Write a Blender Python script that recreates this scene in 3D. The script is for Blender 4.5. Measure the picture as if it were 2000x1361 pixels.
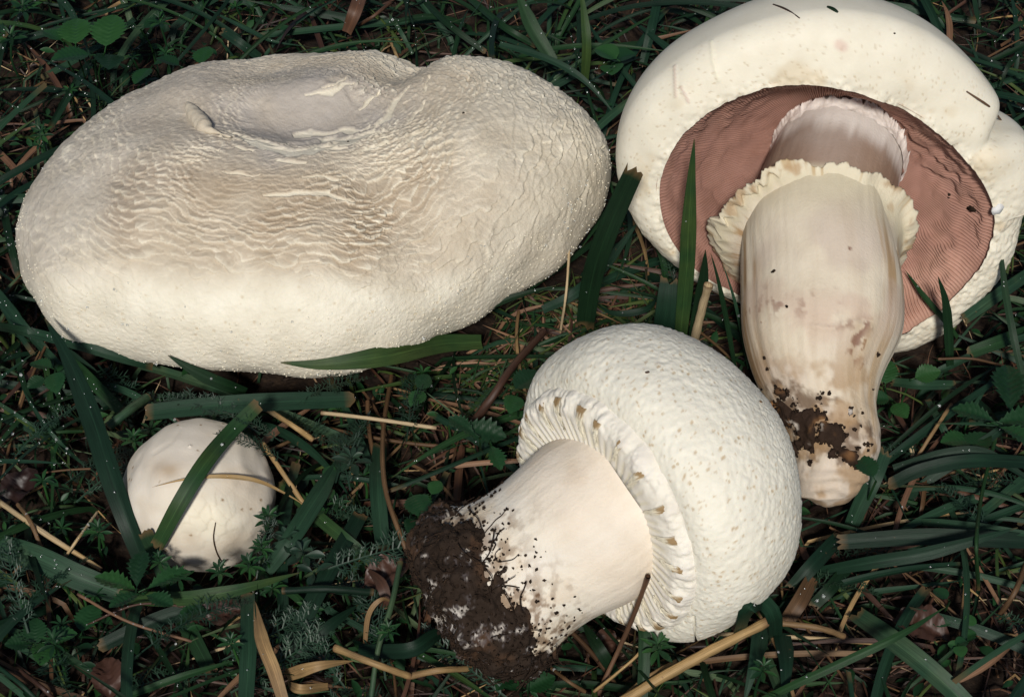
import bpy, math
import numpy as np
from mathutils import Vector
from mathutils.bvhtree import BVHTree

PI = math.pi
for _o in list(bpy.data.objects):
    bpy.data.objects.remove(_o, do_unlink=True)
SC = bpy.context.scene
COL = SC.collection

# ------------------------------------------------------------------ camera
CAM_DIST, LENS, PITCH = 0.62, 62.0, math.radians(45)
TARGET = np.array([0, 0, .02])
FWD = np.array([0, math.cos(PITCH), -math.sin(PITCH)])
RIGHT = np.array([1., 0, 0])
UP = np.cross(RIGHT, FWD)
CAM = TARGET - FWD * CAM_DIST
cam_d = bpy.data.cameras.new('camera')
cam_d.lens = LENS
cam_d.sensor_width = 36
cam_d.clip_start = .01
cam_d.clip_end = 100
cam_o = bpy.data.objects.new('camera', cam_d)
COL.objects.link(cam_o)
cam_o.location = CAM
cam_o.rotation_euler = (PI / 2 - PITCH, 0, 0)
SC.camera = cam_o

# ------------------------------------------------------------------ sky, sun, exposure
SUN_EL, SUN_AZ = math.radians(43), math.radians(-95)      # where the light stands, seen from the scene
world = bpy.data.worlds.new('World')
SC.world = world
world.use_nodes = True
wn = world.node_tree.nodes
wl = world.node_tree.links
sky = wn.new('ShaderNodeTexSky')
sky.sky_type = 'NISHITA'
sky.sun_disc = False
sky.sun_elevation = SUN_EL
sky.sun_rotation = PI / 2 - SUN_AZ
wl.new(sky.outputs[0], wn['Background'].inputs[0])
wn['Background'].inputs[1].default_value = 0.05
sun_d = bpy.data.lights.new('sun', 'SUN')
sun_d.energy = 3.4
sun_d.angle = math.radians(6.0)
sun_d.color = (1, .96, .89)
sun_o = bpy.data.objects.new('sun', sun_d)
COL.objects.link(sun_o)
_L = Vector((math.cos(SUN_AZ) * math.cos(SUN_EL), math.sin(SUN_AZ) * math.cos(SUN_EL), math.sin(SUN_EL)))
sun_o.rotation_euler = (-_L).to_track_quat('-Z', 'Y').to_euler()
sun_o.location = (0, 0, 2)
SC.view_settings.view_transform = 'Standard'
SC.view_settings.look = 'None'
SC.view_settings.exposure = 0
SC.view_settings.gamma = 1
SC.view_settings.use_curve_mapping = False
SC.cycles.max_bounces = 8
SC.cycles.diffuse_bounces = 3
SC.cycles.use_denoising = True

# ------------------------------------------------------------------ pixel <-> place
KPX = LENS / 36 * 2000


def proj(p):
    d = np.asarray(p) - CAM
    z = d @ FWD
    return np.stack([1000 + KPX * (d @ RIGHT) / z, 680.5 - KPX * (d @ UP) / z], -1)


def ray(px, py):
    return FWD + np.multiply.outer((np.asarray(px, float) - 1000) / KPX, RIGHT) + \
        np.multiply.outer((680.5 - np.asarray(py, float)) / KPX, UP)


def at(px, py, z=0.):
    """point on the ground-parallel plane of height z (metres) under a pixel of the photograph"""
    v = ray(px, py)
    s = (z - CAM[2]) / v[..., 2]
    return CAM + v * s[..., None]


# ------------------------------------------------------------------ numpy noise
def _hash(*k):
    h = np.uint32(2166136261)
    for a in k:
        h = (h ^ np.asarray(a).astype(np.int64).astype(np.uint32)) * np.uint32(16777619)
        h = h ^ (h >> np.uint32(15))
        h = h * np.uint32(2246822519)
        h = h ^ (h >> np.uint32(13))
    return h


def rnd(*k):
    with np.errstate(over='ignore'):
        return _hash(*k).astype(np.float64) / 4294967295.0


def noise3(p, seed=0):
    p = np.asarray(p, float)
    i = np.floor(p).astype(np.int64)
    f = p - i
    f = f * f * f * (f * (f * 6 - 15) + 10)
    r = 0
    for a in (0, 1):
        for b in (0, 1):
            for c in (0, 1):
                w = (f[..., 0] if a else 1 - f[..., 0]) * (f[..., 1] if b else 1 - f[..., 1]) * (f[..., 2] if c else 1 - f[..., 2])
                r = r + w * rnd(i[..., 0] + a, i[..., 1] + b, i[..., 2] + c, seed)
    return r * 2 - 1


def fbm(p, seed=0, oct=4, gain=.5):
    r, a, p = 0, 1., np.asarray(p, float)
    for k in range(oct):
        r = r + a * noise3(p, seed + k * 17)
        a *= gain
        p = p * 2.03
    return r


def worley3(p, seed=0, jit=.9):
    p = np.asarray(p, float)
    i = np.floor(p).astype(np.int64)
    f1 = np.full(p.shape[:-1], 9.)
    f2 = f1.copy()
    cid = np.zeros(p.shape[:-1])
    for a in (-1, 0, 1):
        for b in (-1, 0, 1):
            for c in (-1, 0, 1):
                ia, ib, ic = i[..., 0] + a, i[..., 1] + b, i[..., 2] + c
                d = np.sqrt((ia + .5 + jit * (rnd(ia, ib, ic, seed) - .5) - p[..., 0]) ** 2 +
                            (ib + .5 + jit * (rnd(ia, ib, ic, seed + 1) - .5) - p[..., 1]) ** 2 +
                            (ic + .5 + jit * (rnd(ia, ib, ic, seed + 2) - .5) - p[..., 2]) ** 2)
                m = d < f1
                f2 = np.where(m, f1, np.minimum(f2, d))
                cid = np.where(m, rnd(ia, ib, ic, seed + 3), cid)
                f1 = np.where(m, d, f1)
    return f1, f2, cid


def worley2(x, y, seed=0, wrap=None, jit=.85):
    """2-D cells; y wraps with period `wrap`. Returns F1, F2, offset in x to the nearest cell point, cell id"""
    i, j = np.floor(x).astype(np.int64), np.floor(y).astype(np.int64)
    f1 = np.full(x.shape, 9.)
    f2 = f1.copy()
    ox = np.zeros(x.shape)
    cid = np.zeros(x.shape)
    for a in (-1, 0, 1):
        for b in (-1, 0, 1):
            ia, jb = i + a, j + b
            jw = jb % wrap if wrap else jb
            fx = ia + .5 + jit * (rnd(ia, jw, seed) - .5)
            fy = jb + .5 + jit * (rnd(ia, jw, seed + 1) - .5)
            d = np.hypot(fx - x, fy - y)
            m = d < f1
            f2 = np.where(m, f1, np.minimum(f2, d))
            ox = np.where(m, x - fx, ox)
            cid = np.where(m, rnd(ia, jw, seed + 3), cid)
            f1 = np.where(m, d, f1)
    return f1, f2, ox, cid


def sstep(a, b, x):
    t = np.clip((x - a) / (b - a), 0, 1)
    return t * t * (3 - 2 * t)


def mixc(c, d, m):
    return c * (1 - m[..., None]) + np.asarray(d) * m[..., None]


def per(c, th):
    c = np.asarray(c, float)
    n = len(c)
    x = np.mod(th, 2 * PI) / (2 * PI) * n
    i = np.floor(x).astype(int)
    f = x - i
    a, b, d, e = c[(i - 1) % n], c[i % n], c[(i + 1) % n], c[(i + 2) % n]
    return b + .5 * f * (d - a + f * (2 * a - 5 * b + 4 * d - e + f * (3 * (b - d) + e - a)))


def px_dist(pp, line):
    """distance in photo pixels from projected points pp (...,2) to a polyline"""
    best = np.full(pp.shape[:-1], 1e9)
    L = np.asarray(line, float)
    for a, b in zip(L[:-1], L[1:]):
        ab = b - a
        t = np.clip(((pp - a) @ ab) / (ab @ ab + 1e-9), 0, 1)
        best = np.minimum(best, np.hypot(*np.moveaxis(pp - a - t[..., None] * ab, -1, 0)))
    return best


# ------------------------------------------------------------------ mesh helpers
def grid_faces(n, m, wrap=True, base=0):
    i = np.arange(n - 1)[:, None]
    j = np.arange(m if wrap else m - 1)[None]
    k = (j + 1) % m
    return (np.stack([i * m + j, (i + 1) * m + j, (i + 1) * m + k, i * m + k], -1).reshape(-1, 4) + base)


def new_mesh(name, V, F, mat, col=None, uv=None, smooth=True):
    V = np.asarray(V, float).reshape(-1, 3)
    me = bpy.data.meshes.new(name)
    me.vertices.add(len(V))
    me.vertices.foreach_set('co', V.ravel().astype(np.float32))
    Fs = F if isinstance(F, (list, tuple)) else [F]
    Fs = [np.asarray(f, np.int32) for f in Fs if len(f)]
    lv = np.concatenate([f.ravel() for f in Fs])
    lt = np.concatenate([np.full(len(f), f.shape[1], np.int32) for f in Fs])
    ls = np.concatenate([[0], np.cumsum(lt)[:-1]]).astype(np.int32)
    me.loops.add(len(lv))
    me.loops.foreach_set('vertex_index', lv.astype(np.int32))
    me.polygons.add(len(lt))
    me.polygons.foreach_set('loop_start', ls)
    me.polygons.foreach_set('loop_total', lt)
    if col is not None:
        at_ = me.attributes.new('col', 'FLOAT_COLOR', 'POINT')
        c = np.asarray(col, float).reshape(-1, 3)
        at_.data.foreach_set('color', np.concatenate([c, np.ones((len(c), 1))], 1).ravel().astype(np.float32))
    if uv is not None:
        ul = me.uv_layers.new(name='UVMap')
        ul.data.foreach_set('uv', np.asarray(uv, np.float32).reshape(-1, 2)[lv].ravel())
    me.update(calc_edges=True)
    if smooth:
        me.polygons.foreach_set('use_smooth', np.ones(len(lt), bool))
    if mat is not None:
        me.materials.append(mat)
    return me


def link(name, me, parent=None, loc=(0, 0, 0), rot=None, scale=None):
    o = bpy.data.objects.new(name, me)
    COL.objects.link(o)
    o.location = loc
    if rot is not None:
        o.rotation_euler = rot
    if scale is not None:
        o.scale = (scale,) * 3 if np.isscalar(scale) else scale
    if parent is not None:
        o.parent = parent
    return o


def tag(o, label, cat, group=None, kind=None):
    if label:
        o['label'] = label
    if cat:
        o['category'] = cat
    if group:
        o['group'] = group
    if kind:
        o['kind'] = kind
    return o


def thing(name, label, cat, loc=(0, 0, 0), group=None):
    o = bpy.data.objects.new(name, None)
    COL.objects.link(o)
    o.location = loc
    o.empty_display_size = .01
    return tag(o, label, cat, group)


def part(name, V, F, mat, root, col=None, uv=None, kind=None, smooth=True):
    """V in world metres; root is an unrotated thing (or a part of one with no offset)"""
    base = np.array(root.location) if root.parent is None else np.array(root.parent.location)
    off = base if root.parent is None else base
    me = new_mesh(name, np.asarray(V).reshape(-1, 3) - off, F, mat, col, uv, smooth)
    o = link(name, me, root)
    if kind:
        o['kind'] = kind
    return o


def normals(G, wrap=True):
    """vertex normals of a (n,m,3) grid"""
    du = np.gradient(G, axis=0)
    if wrap:
        dv = (np.roll(G, -1, 1) - np.roll(G, 1, 1)) * .5
    else:
        dv = np.gradient(G, axis=1)
    n = np.cross(du, dv)
    return n / (np.linalg.norm(n, axis=-1, keepdims=True) + 1e-12)


def catmull(P, n):
    P = np.asarray(P, float)
    if len(P) == 2:
        t = np.linspace(0, 1, n)[:, None]
        return P[0] * (1 - t) + P[1] * t
    Q = np.concatenate([[2 * P[0] - P[1]], P, [2 * P[-1] - P[-2]]])
    d = np.concatenate([[0], np.cumsum(np.linalg.norm(np.diff(P, axis=0), axis=1))])
    s = np.linspace(0, d[-1], n)
    i = np.clip(np.searchsorted(d, s, 'right') - 1, 0, len(P) - 2)
    f = ((s - d[i]) / (d[i + 1] - d[i] + 1e-12))[:, None]
    a, b, c, e = Q[i], Q[i + 1], Q[i + 2], Q[i + 3]
    return b + .5 * f * (c - a + f * (2 * a - 5 * b + 4 * c - e + f * (3 * (b - c) + e - a)))


def tube_grid(C, R, nth, ref=(0, 0, 1), T=None):
    """rings round a centre line; R radii (n,) or (n,nth)"""
    C = np.asarray(C, float)
    T = np.gradient(C, axis=0) if T is None else T
    T /= np.linalg.norm(T, axis=1, keepdims=True) + 1e-12
    ref = np.asarray(ref, float)
    S = np.cross(T, ref)
    S /= np.linalg.norm(S, axis=1, keepdims=True) + 1e-12
    N = np.cross(S, T)
    th = np.linspace(0, 2 * PI, nth, endpoint=False)
    R = np.asarray(R, float)
    R = R[:, None] if R.ndim == 1 else R
    return C[:, None] + (R * np.cos(th))[..., None] * S[:, None] + (R * np.sin(th))[..., None] * N[:, None]


# ------------------------------------------------------------------ materials
def nodes_of(name):
    m = bpy.data.materials.new(name)
    m.use_nodes = True
    nt = m.node_tree
    return m, nt.nodes, nt.links, nt.nodes['Principled BSDF']


def N(nodes, kind, **kw):
    n = nodes.new('ShaderNode' + kind)
    for k, v in kw.items():
        if k in n.inputs.keys():
            n.inputs[k].default_value = v
        else:
            setattr(n, k, v)
    return n


def ramp(nodes, stops):
    r = nodes.new('ShaderNodeValToRGB')
    e = r.color_ramp.elements
    e[0].position, e[0].color = stops[0][0], (*stops[0][1], 1)
    e[1].position, e[1].color = stops[-1][0], (*stops[-1][1], 1)
    for p, c in stops[1:-1]:
        x = e.new(p)
        x.color = (*c, 1)
    return r


def flesh_mat(name, rough=.6, bump=.15, scale=900, sss=.12, vary=.10, spec=.3, fib=None):
    m, n, l, b = nodes_of(name)
    a = N(n, 'Attribute', attribute_name='col')
    tc = N(n, 'TexCoord')
    src = tc.outputs['Object']
    n1 = N(n, 'TexNoise', Scale=scale, Detail=4.0, Roughness=.65)
    n2 = N(n, 'TexNoise', Scale=scale * .09, Detail=5.0, Roughness=.6)
    l.new(src, n1.inputs['Vector'])
    l.new(src, n2.inputs['Vector'])
    r = ramp(n, [(.25, (1 - vary, 1 - vary * 1.15, 1 - vary * 1.4)), (.7, (1, 1, 1))])
    l.new(n2.outputs['Fac'], r.inputs[0])
    mx = N(n, 'Mix', data_type='RGBA', blend_type='MULTIPLY')
    mx.inputs[0].default_value = 1
    l.new(a.outputs['Color'], mx.inputs[6])
    l.new(r.outputs[0], mx.inputs[7])
    l.new(mx.outputs[2], b.inputs['Base Color'])
    bp = N(n, 'Bump', Strength=bump, Distance=.0006)
    l.new(n1.outputs['Fac'], bp.inputs['Height'])
    l.new(bp.outputs[0], b.inputs['Normal'])
    b.inputs['Roughness'].default_value = rough
    b.inputs['Specular IOR Level'].default_value = spec
    b.inputs['Subsurface Weight'].default_value = sss
    b.inputs['Subsurface Radius'].default_value = (1, .7, .45)
    b.inputs['Subsurface Scale'].default_value = .0022
    return m


def leaf_mat(name, stops, rough=.38, stripes=0., bump=.25, spec=.45, vein=False, mottle=.5, tipc=None, trans=0.):
    """plant tissue: colour picked per object, striped along the blade (UV: x across, y along)"""
    m, n, l, b = nodes_of(name)
    oi = N(n, 'ObjectInfo')
    uv = N(n, 'UVMap')
    tc = N(n, 'TexCoord')
    ns = N(n, 'TexNoise', Scale=60., Detail=4.0)
    l.new(tc.outputs['Object'], ns.inputs['Vector'])
    ad = N(n, 'Math', operation='MULTIPLY_ADD')
    ad.inputs[1].default_value = mottle
    l.new(ns.outputs['Fac'], ad.inputs[0])
    rr = N(n, 'Math', operation='MULTIPLY_ADD')
    rr.inputs[1].default_value = .75
    rr.inputs[2].default_value = .12 - mottle * .5
    l.new(oi.outputs['Random'], rr.inputs[0])
    at2 = N(n, 'Attribute', attribute_name='col')
    sep = N(n, 'SeparateColor')
    l.new(at2.outputs['Color'], sep.inputs[0])
    rs = N(n, 'Math', operation='ADD')
    l.new(rr.outputs[0], rs.inputs[0])
    l.new(sep.outputs[0], rs.inputs[1])
    l.new(rs.outputs[0], ad.inputs[2])
    r = ramp(n, stops)
    l.new(ad.outputs[0], r.inputs[0])
    c = r.outputs[0]
    mp = N(n, 'Mapping')
    mp.inputs['Scale'].default_value = (9, .35, 1)
    l.new(uv.outputs[0], mp.inputs[0])
    st = N(n, 'TexNoise', Scale=3.2, Detail=3.0, Roughness=.7)
    l.new(mp.outputs[0], st.inputs['Vector'])
    if stripes:
        sr = ramp(n, [(.3, (1 - stripes,) * 3), (.7, (1 + stripes,) * 3)])
        l.new(st.outputs['Fac'], sr.inputs[0])
        mx = N(n, 'Mix', data_type='RGBA', blend_type='MULTIPLY')
        mx.inputs[0].default_value = 1
        l.new(c, mx.inputs[6])
        l.new(sr.outputs[0], mx.inputs[7])
        c = mx.outputs[2]
    if stripes:
        sx = N(n, 'SeparateXYZ')
        l.new(uv.outputs[0], sx.inputs[0])
        m1 = N(n, 'Math', operation='SUBTRACT')
        m1.inputs[1].default_value = .5
        l.new(sx.outputs[0], m1.inputs[0])
        m3 = N(n, 'Math', operation='ABSOLUTE')
        l.new(m1.outputs[0], m3.inputs[0])
        rv = ramp(n, [(0.0, (1.5, 1.45, 1.4)), (.05, (1, 1, 1)), (.44, (1, 1, 1)), (.5, (.72, .72, .72))])
        l.new(m3.outputs[0], rv.inputs[0])
        mv = N(n, 'Mix', data_type='RGBA', blend_type='MULTIPLY')
        mv.inputs[0].default_value = 1
        l.new(c, mv.inputs[6])
        l.new(rv.outputs[0], mv.inputs[7])
        c = mv.outputs[2]
    # brown flecks and withered ends (second channel of the attribute marks the ends)
    fk = N(n, 'TexNoise', Scale=350., Detail=2.0)
    l.new(tc.outputs['Object'], fk.inputs['Vector'])
    fr = N(n, 'Math', operation='GREATER_THAN')
    fr.inputs[1].default_value = .76
    l.new(fk.outputs['Fac'], fr.inputs[0])
    mxa = N(n, 'Math', operation='MAXIMUM')
    fl = N(n, 'Math', operation='MULTIPLY')
    fl.inputs[1].default_value = .55
    l.new(fr.outputs[0], fl.inputs[0])
    l.new(fl.outputs[0], mxa.inputs[0])
    l.new(sep.outputs[1], mxa.inputs[1])
    m2 = N(n, 'Mix', data_type='RGBA')
    l.new(mxa.outputs[0], m2.inputs[0])
    l.new(c, m2.inputs[6])
    m2.inputs[7].default_value = (*(tipc or (.10, .062, .028)), 1)
    l.new(m2.outputs[2], b.inputs['Base Color'])
    bp = N(n, 'Bump', Strength=bump, Distance=.0004)
    l.new(st.outputs['Fac'] if stripes else ns.outputs['Fac'], bp.inputs['Height'])
    l.new(bp.outputs[0], b.inputs['Normal'])
    b.inputs['Roughness'].default_value = rough
    b.inputs['Specular IOR Level'].default_value = spec
    return m


def soil_mat(name, c0, c1, c2, scale=220, rough=.85, bump=.8, spec=.2):
    m, n, l, b = nodes_of(name)
    tc = N(n, 'TexCoord')
    a = N(n, 'TexNoise', Scale=float(scale), Detail=7.0, Roughness=.7)
    l.new(tc.outputs['Object'], a.inputs['Vector'])
    r = ramp(n, [(.3, c0), (.52, c1), (.75, c2)])
    l.new(a.outputs['Fac'], r.inputs[0])
    l.new(r.outputs[0], b.inputs['Base Color'])
    v = N(n, 'TexNoise', Scale=float(scale) * 3, Detail=4.0)
    l.new(tc.outputs['Object'], v.inputs['Vector'])
    bp = N(n, 'Bump', Strength=bump, Distance=.001)
    l.new(v.outputs['Fac'], bp.inputs['Height'])
    l.new(bp.outputs[0], b.inputs['Normal'])
    b.inputs['Roughness'].default_value = rough
    b.inputs['Specular IOR Level'].default_value = spec
    return m


M_cap1 = flesh_mat('scaly cap skin', .62, .55, 900, .06, vary=.16)
M_cap = flesh_mat('smooth cap skin', .6, .35, 900, .08, vary=.09)
M_cap3 = flesh_mat('silky cap skin', .55, .2, 1100, .08, vary=.10, spec=.3)
M_stem = flesh_mat('stem flesh', .65, .35, 1000, .08, vary=.12)
M_gill = flesh_mat('gill flesh', .7, .2, 1200, .10, vary=.18, spec=.2)
M_soilc = flesh_mat('clinging soil', .85, .9, 900, 0, vary=.45, spec=.2)
M_soil = soil_mat('dark humus', (.006, .004, .003), (.018, .011, .007), (.05, .03, .017))
M_debris = soil_mat('dark crumbs', (.008, .005, .003), (.025, .014, .008), (.06, .035, .02), 600)
M_grass = leaf_mat('green grass blade', [(0, (.003, .010, .004)), (.4, (.007, .024, .009)), (.7, (.013, .040, .013)), (1, (.045, .068, .016))], .5, .45, spec=.2)
M_bluegrass = leaf_mat('blue green grass blade', [(0, (.003, .011, .006)), (.45, (.008, .027, .0145)), (.8, (.018, .047, .025)), (1, (.06, .088, .042))], .5, .45, spec=.2)
M_straw = leaf_mat('dry straw', [(0, (.035, .017, .009)), (.45, (.095, .052, .024)), (.75, (.20, .125, .058)), (.9, (.36, .235, .10)), (1, (.42, .32, .19))], .55, .5, spec=.3, tipc=(.12, .06, .03))
M_brown = leaf_mat('withered brown blade', [(0, (.016, .006, .004)), (.5, (.065, .028, .015)), (1, (.20, .11, .06))], .55, .4, tipc=(.03, .012, .008))
M_leaf = leaf_mat('herb leaf', [(0, (.004, .020, .007)), (.5, (.009, .042, .012)), (1, (.022, .075, .016))], .5, 0, bump=.4, mottle=.5, spec=.35)
M_feather = leaf_mat('feathery leaf', [(0, (.005, .018, .009)), (.5, (.010, .031, .016)), (1, (.022, .052, .026))], .5, 0, mottle=.3)
M_dead = leaf_mat('dead leaf', [(0, (.012, .005, .004)), (.5, (.03, .012, .008)), (1, (.07, .032, .02))], .5, 0, mottle=.6)


def dew_mat():
    m, n, l, b = nodes_of('dew water')
    b.inputs['Base Color'].default_value = (.95, .97, .97, 1)
    b.inputs['Roughness'].default_value = .03
    b.inputs['IOR'].default_value = 1.33
    b.inputs['Transmission Weight'].default_value = .8
    return m


M_dew = dew_mat()
BVH_V, BVH_F = [], []


def solid(G, wrap=True, flip=False):
    """remember a coarse copy of a mushroom surface so that plants can keep clear of it"""
    n, m = G.shape[:2]
    a = np.unique(np.concatenate([np.arange(0, n, max(1, n // 40)), [n - 1]]))
    b = np.arange(0, m, max(1, m // 60))
    g = G[a][:, b]
    f = grid_faces(*g.shape[:2], wrap=wrap, base=sum(len(v) for v in BVH_V))
    BVH_V.append(g.reshape(-1, 3))
    BVH_F.append(f[:, ::-1] if flip else f)

# ================================================================== the large scaly mushroom
CREAM = np.array([.80, .745, .60])
WHITE = np.array([.83, .785, .66])


def build_large():
    RK = [.0915, .1130, .1100, .0931, .0895, .0925, .1010, .1075, .1105, .1025, .0815, .0685, .0645, .063, .0630, .0720]
    CX, CY, ZR, H = -.068, .045, .034, .0434
    nt, nth = 360, 1080
    th = np.linspace(0, 2 * PI, nth, endpoint=False)[None]
    t = np.concatenate([np.linspace(0, 1, nt - 60), 1 + np.linspace(0, .55, 61)[1:]])[:, None]
    a = np.minimum(t, 1) * PI / 2
    Rt = per(RK, th)
    r = np.sin(a) ** (2 / 2.3) * Rt
    z = ZR + H * np.cos(a) ** (2 / 2.3)
    b = np.maximum(t - 1, 0) * PI / 2 * 1.8
    r = r - (1 - np.cos(b)) * .012
    z = z - np.sin(b) * .016
    x, y = CX + r * np.cos(th), CY + r * np.sin(th)
    z = z + 0 * th
    top = sstep(1.02, .8, t)

    def dent(px, py, zz, sx, sy, rot, d, p=2.):
        q = at(px, py, zz)
        dx, dy = x - q[0], y - q[1]
        u = (dx * math.cos(rot) + dy * math.sin(rot)) / sx
        v = (-dx * math.sin(rot) + dy * math.cos(rot)) / sy
        return d * np.exp(-(u * u + v * v) ** (p / 2))
    dz = dent(605, 262, .066, .040, .017, .10, -.0085, 2.0)
    dz = dz + dent(500, 265, .064, .028, .011, -.2, -.0030)
    dz = dz + dent(640, 178, .072, .018, .008, .1, .0028)
    dz = dz + dent(793, 108, .068, .010, .022, -.3, -.0105)
    dz = dz + dent(745, 440, .06, .016, .034, .9, -.0042)
    dz = dz + dent(505, 120, .070, .016, .018, .2, -.0055)
    dz = dz + dent(400, 330, .06, .034, .014, .3, .0022)
    dz = dz + dent(940, 330, .06, .03, .03, 0, .0030)
    P0 = np.stack([x, y, z], -1)
    dz = dz + .0016 * fbm(P0 * 28, 5, 2)
    P0[..., 2] += dz * top
    # gentle waviness of the margin
    nrm = normals(P0)
    wv = .0016 * fbm(P0 * 45, 9, 2) * sstep(.6, 1., t)
    P0 = P0 + nrm * wv[..., None]
    nrm = normals(P0)
    pp = proj(P0)
    q = at(602, 246, .058)
    dx, dy = P0[..., 0] - q[0], (P0[..., 1] - q[1]) * 1.12 + .012
    rho = np.hypot(dx, dy)
    phi = np.arctan2(dy, dx) + PI
    wx = fbm(P0 * 60, 21, 3)
    wy = fbm(P0 * 60, 37, 3)
    NW = 102
    q1 = rho / .0027 + wx * 1.1
    q2 = phi / (2 * PI) * NW + wy * .8
    f1, f2, ox, cid = worley2(q1, q2, 3, NW)
    NW2 = 150
    g1, g2, ox2, cid2 = worley2(rho / .0023 + wx * 1.1, phi / (2 * PI) * NW2 + wy * .9, 11, NW2)
    patch = sstep(-.35, .35, fbm(P0 * 34 + 7, 51, 2))
    front = sstep(600, 505, pp[..., 1] + 26 * wy)                    # the lower margin is smooth
    ring = sstep(.014, .032, rho) * sstep(1.0, .86, t)
    rgt = sstep(560, 760, pp[..., 0]) * sstep(1.0, .9, t)
    amt = ring * front * (.35 + .65 * patch) * (.75 + .6 * rgt)
    edge = sstep(.17, .02, f2 - f1)
    edge2 = sstep(.22, .04, g2 - g1)
    saw = (ox + .15) * .00082 * (.4 + cid)
    saw2 = ox2 * .00040 * (.4 + cid2)
    h = amt * (saw + saw2 * .9 - edge * .00010)
    # fine warts of the margin
    w1, w2, wid = worley3(P0 * 640, 71)
    rim = sstep(.72, .98, t + .05 * wx)
    h = h + rim * .00036 * (.55 - w1) * (.4 + wid)
    h = h + .00016 * fbm(P0 * 420, 79, 3) * (1 - rim) + .0006 * (1 - ring) * np.sin(rho / .0012 + 3 * wx) * sstep(-.2, .6, wy) * sstep(.008, .02, rho) * top
    low = (1 - front) * (1 - rim)
    h = h + low * .00012 * fbm(P0 * 520, 77, 2)
    # colours of the skin: dull grey round the hollow, buff scales, cream margin
    grey = np.array([.45, .405, .36])
    tan = np.array([.44, .345, .245])
    pale = np.array([.69, .625, .51])
    c = np.broadcast_to(pale, P0.shape).copy()
    tanm = sstep(.09, .04, rho + .02 * wx) * .5 + .65 * dentmask(pp, [(300, 420), (520, 440), (760, 460), (860, 420)], 90, 60) * (.6 + .4 * patch)
    c = mixc(c, tan, np.clip(tanm, 0, 1))
    leftback_falloff = sstep(520, 180, pp[..., 0] + (pp[..., 1] - 300) * .9)  # back left greyed: falloff of the light painted into the skin colour
    gm = np.clip(sstep(.046, .012, rho + .010 * wx) + .60 * leftback_falloff * (1 - rim * .4), 0, 1)
    c = mixc(c, grey, gm)
    c = mixc(c, WHITE, np.clip((1 - front) * .9, 0, 1) * (1 - .35 * rim))
    cr = np.clip(sstep(.05, .55, ox) * (.25 + .75 * sstep(.5, .1, f2 - f1)) * .8 + sstep(.1, .5, ox2) * .25, 0, 1) * amt
    c = mixc(c, [.80, .735, .60], np.clip(cr * 1.1, 0, 1))
    c = c * (1 - .08 * (cid[..., None] - .5) * amt[..., None] * 2)
    # pits in the smooth lower part
    s1, _, sid = worley3(P0 * 330, 91)
    pit = sstep(.24, .12, s1) * (sid > .55) * (1 - front)
    c = mixc(c, [.58, .47, .32], pit * .55)
    h = h - pit * .00012
    # splits in the skin where pale flesh shows
    wrp = np.stack([wx * 8 + 3 * fbm(P0 * 260, 87, 2), wy * 8 + 3 * fbm(P0 * 260, 88, 2)], -1)
    for line, w in [([(440, 258), (500, 276), (560, 283)], 5), ([(468, 272), (520, 288), (585, 300), (673, 290)], 7),
                    ([(456, 288), (493, 297)], 5), ([(533, 310), (596, 315)], 5), ([(350, 312), (392, 315)], 4),
                    ([(573, 268), (650, 262), (712, 251)], 6), ([(600, 283), (660, 276), (754, 256)], 5),
                    ([(718, 254), (748, 226), (775, 196), (792, 174)], 6), ([(795, 235), (826, 202)], 5), ([(822, 188), (832, 158)], 6),
                    ([(776, 286), (838, 246)], 5), ([(690, 300), (760, 280)], 5), ([(515, 384), (570, 378), (640, 380), (690, 397)], 5),
                    ([(598, 186), (622, 180), (650, 181), (668, 172), (690, 168)], 6), ([(628, 172), (655, 168), (676, 160)], 4), ([(640, 290), (700, 272)], 4), ([(430, 268), (452, 276)], 4),
                    ([(365, 285), (420, 300)], 3.5), ([(700, 215), (735, 190)], 5), ([(850, 260), (880, 225)], 4), ([(590, 345), (680, 350)], 3), ([(430, 335), (500, 340)], 3)]:
        L = np.array(line, float)
        d = px_dist(pp + wrp, L)
        along = np.clip(np.min([np.hypot(*np.moveaxis(pp - L[0], -1, 0)), np.hypot(*np.moveaxis(pp - L[-1], -1, 0))], 0) / 40, .15, 1)
        face = (nrm @ FWD) < .15
        k = sstep(w * along + 1.5, w * along * .55, d) * face
        lip = sstep(w * along + 6, w * along + 1, d) * face * (1 - k)
        c = mixc(c, [.76, .70, .57], k * .9)
        h = h * (1 - k) + lip * .00025 - k * .00055
    G = P0 + nrm * h[..., None]
    # underside: rolled in, then the gills
    root = thing('large_mushroom', 'large cream white mushroom with broad scaly cracked cap and sunken grey centre', 'mushroom', (CX, CY, 0))
    cap = part('cap', G, grid_faces(*G.shape[:2]), M_cap1, root, c)
    solid(G)
    ns, ng = 26, 900
    tg = np.linspace(0, 2 * PI, ng, endpoint=False)
    last = G[-1]
    ii = (np.arange(ng) * nth // ng)
    e0 = last[ii]
    cc = np.array([CX, CY - .004, ZR + .004])
    g = np.linspace(0, 1, ns)[:, None, None]
    U_ = e0[None] * (1 - g * .82) + cc * g * .82
    U_[..., 2] += .010 * np.sin(g[..., 0] * PI) + .0012 * np.sin(tg * 150)[None] * np.minimum(1, g[..., 0] * 5)
    part('gills', U_, grid_faces(ns, ng)[:, ::-1], M_gill, root, np.broadcast_to([.36, .2, .16], U_.shape), kind='stuff')
    solid(U_, flip=True)
    C = np.array([[CX, CY - .004, ZR + .012], [CX, CY - .004, .02], [CX + .002, CY - .006, .004], [CX + .002, CY - .006, -.006]])
    S = tube_grid(catmull(C, 20), np.full(20, .017) + .004 * np.linspace(0, 1, 20) ** 2, 40, (0, 1, 0))
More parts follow.
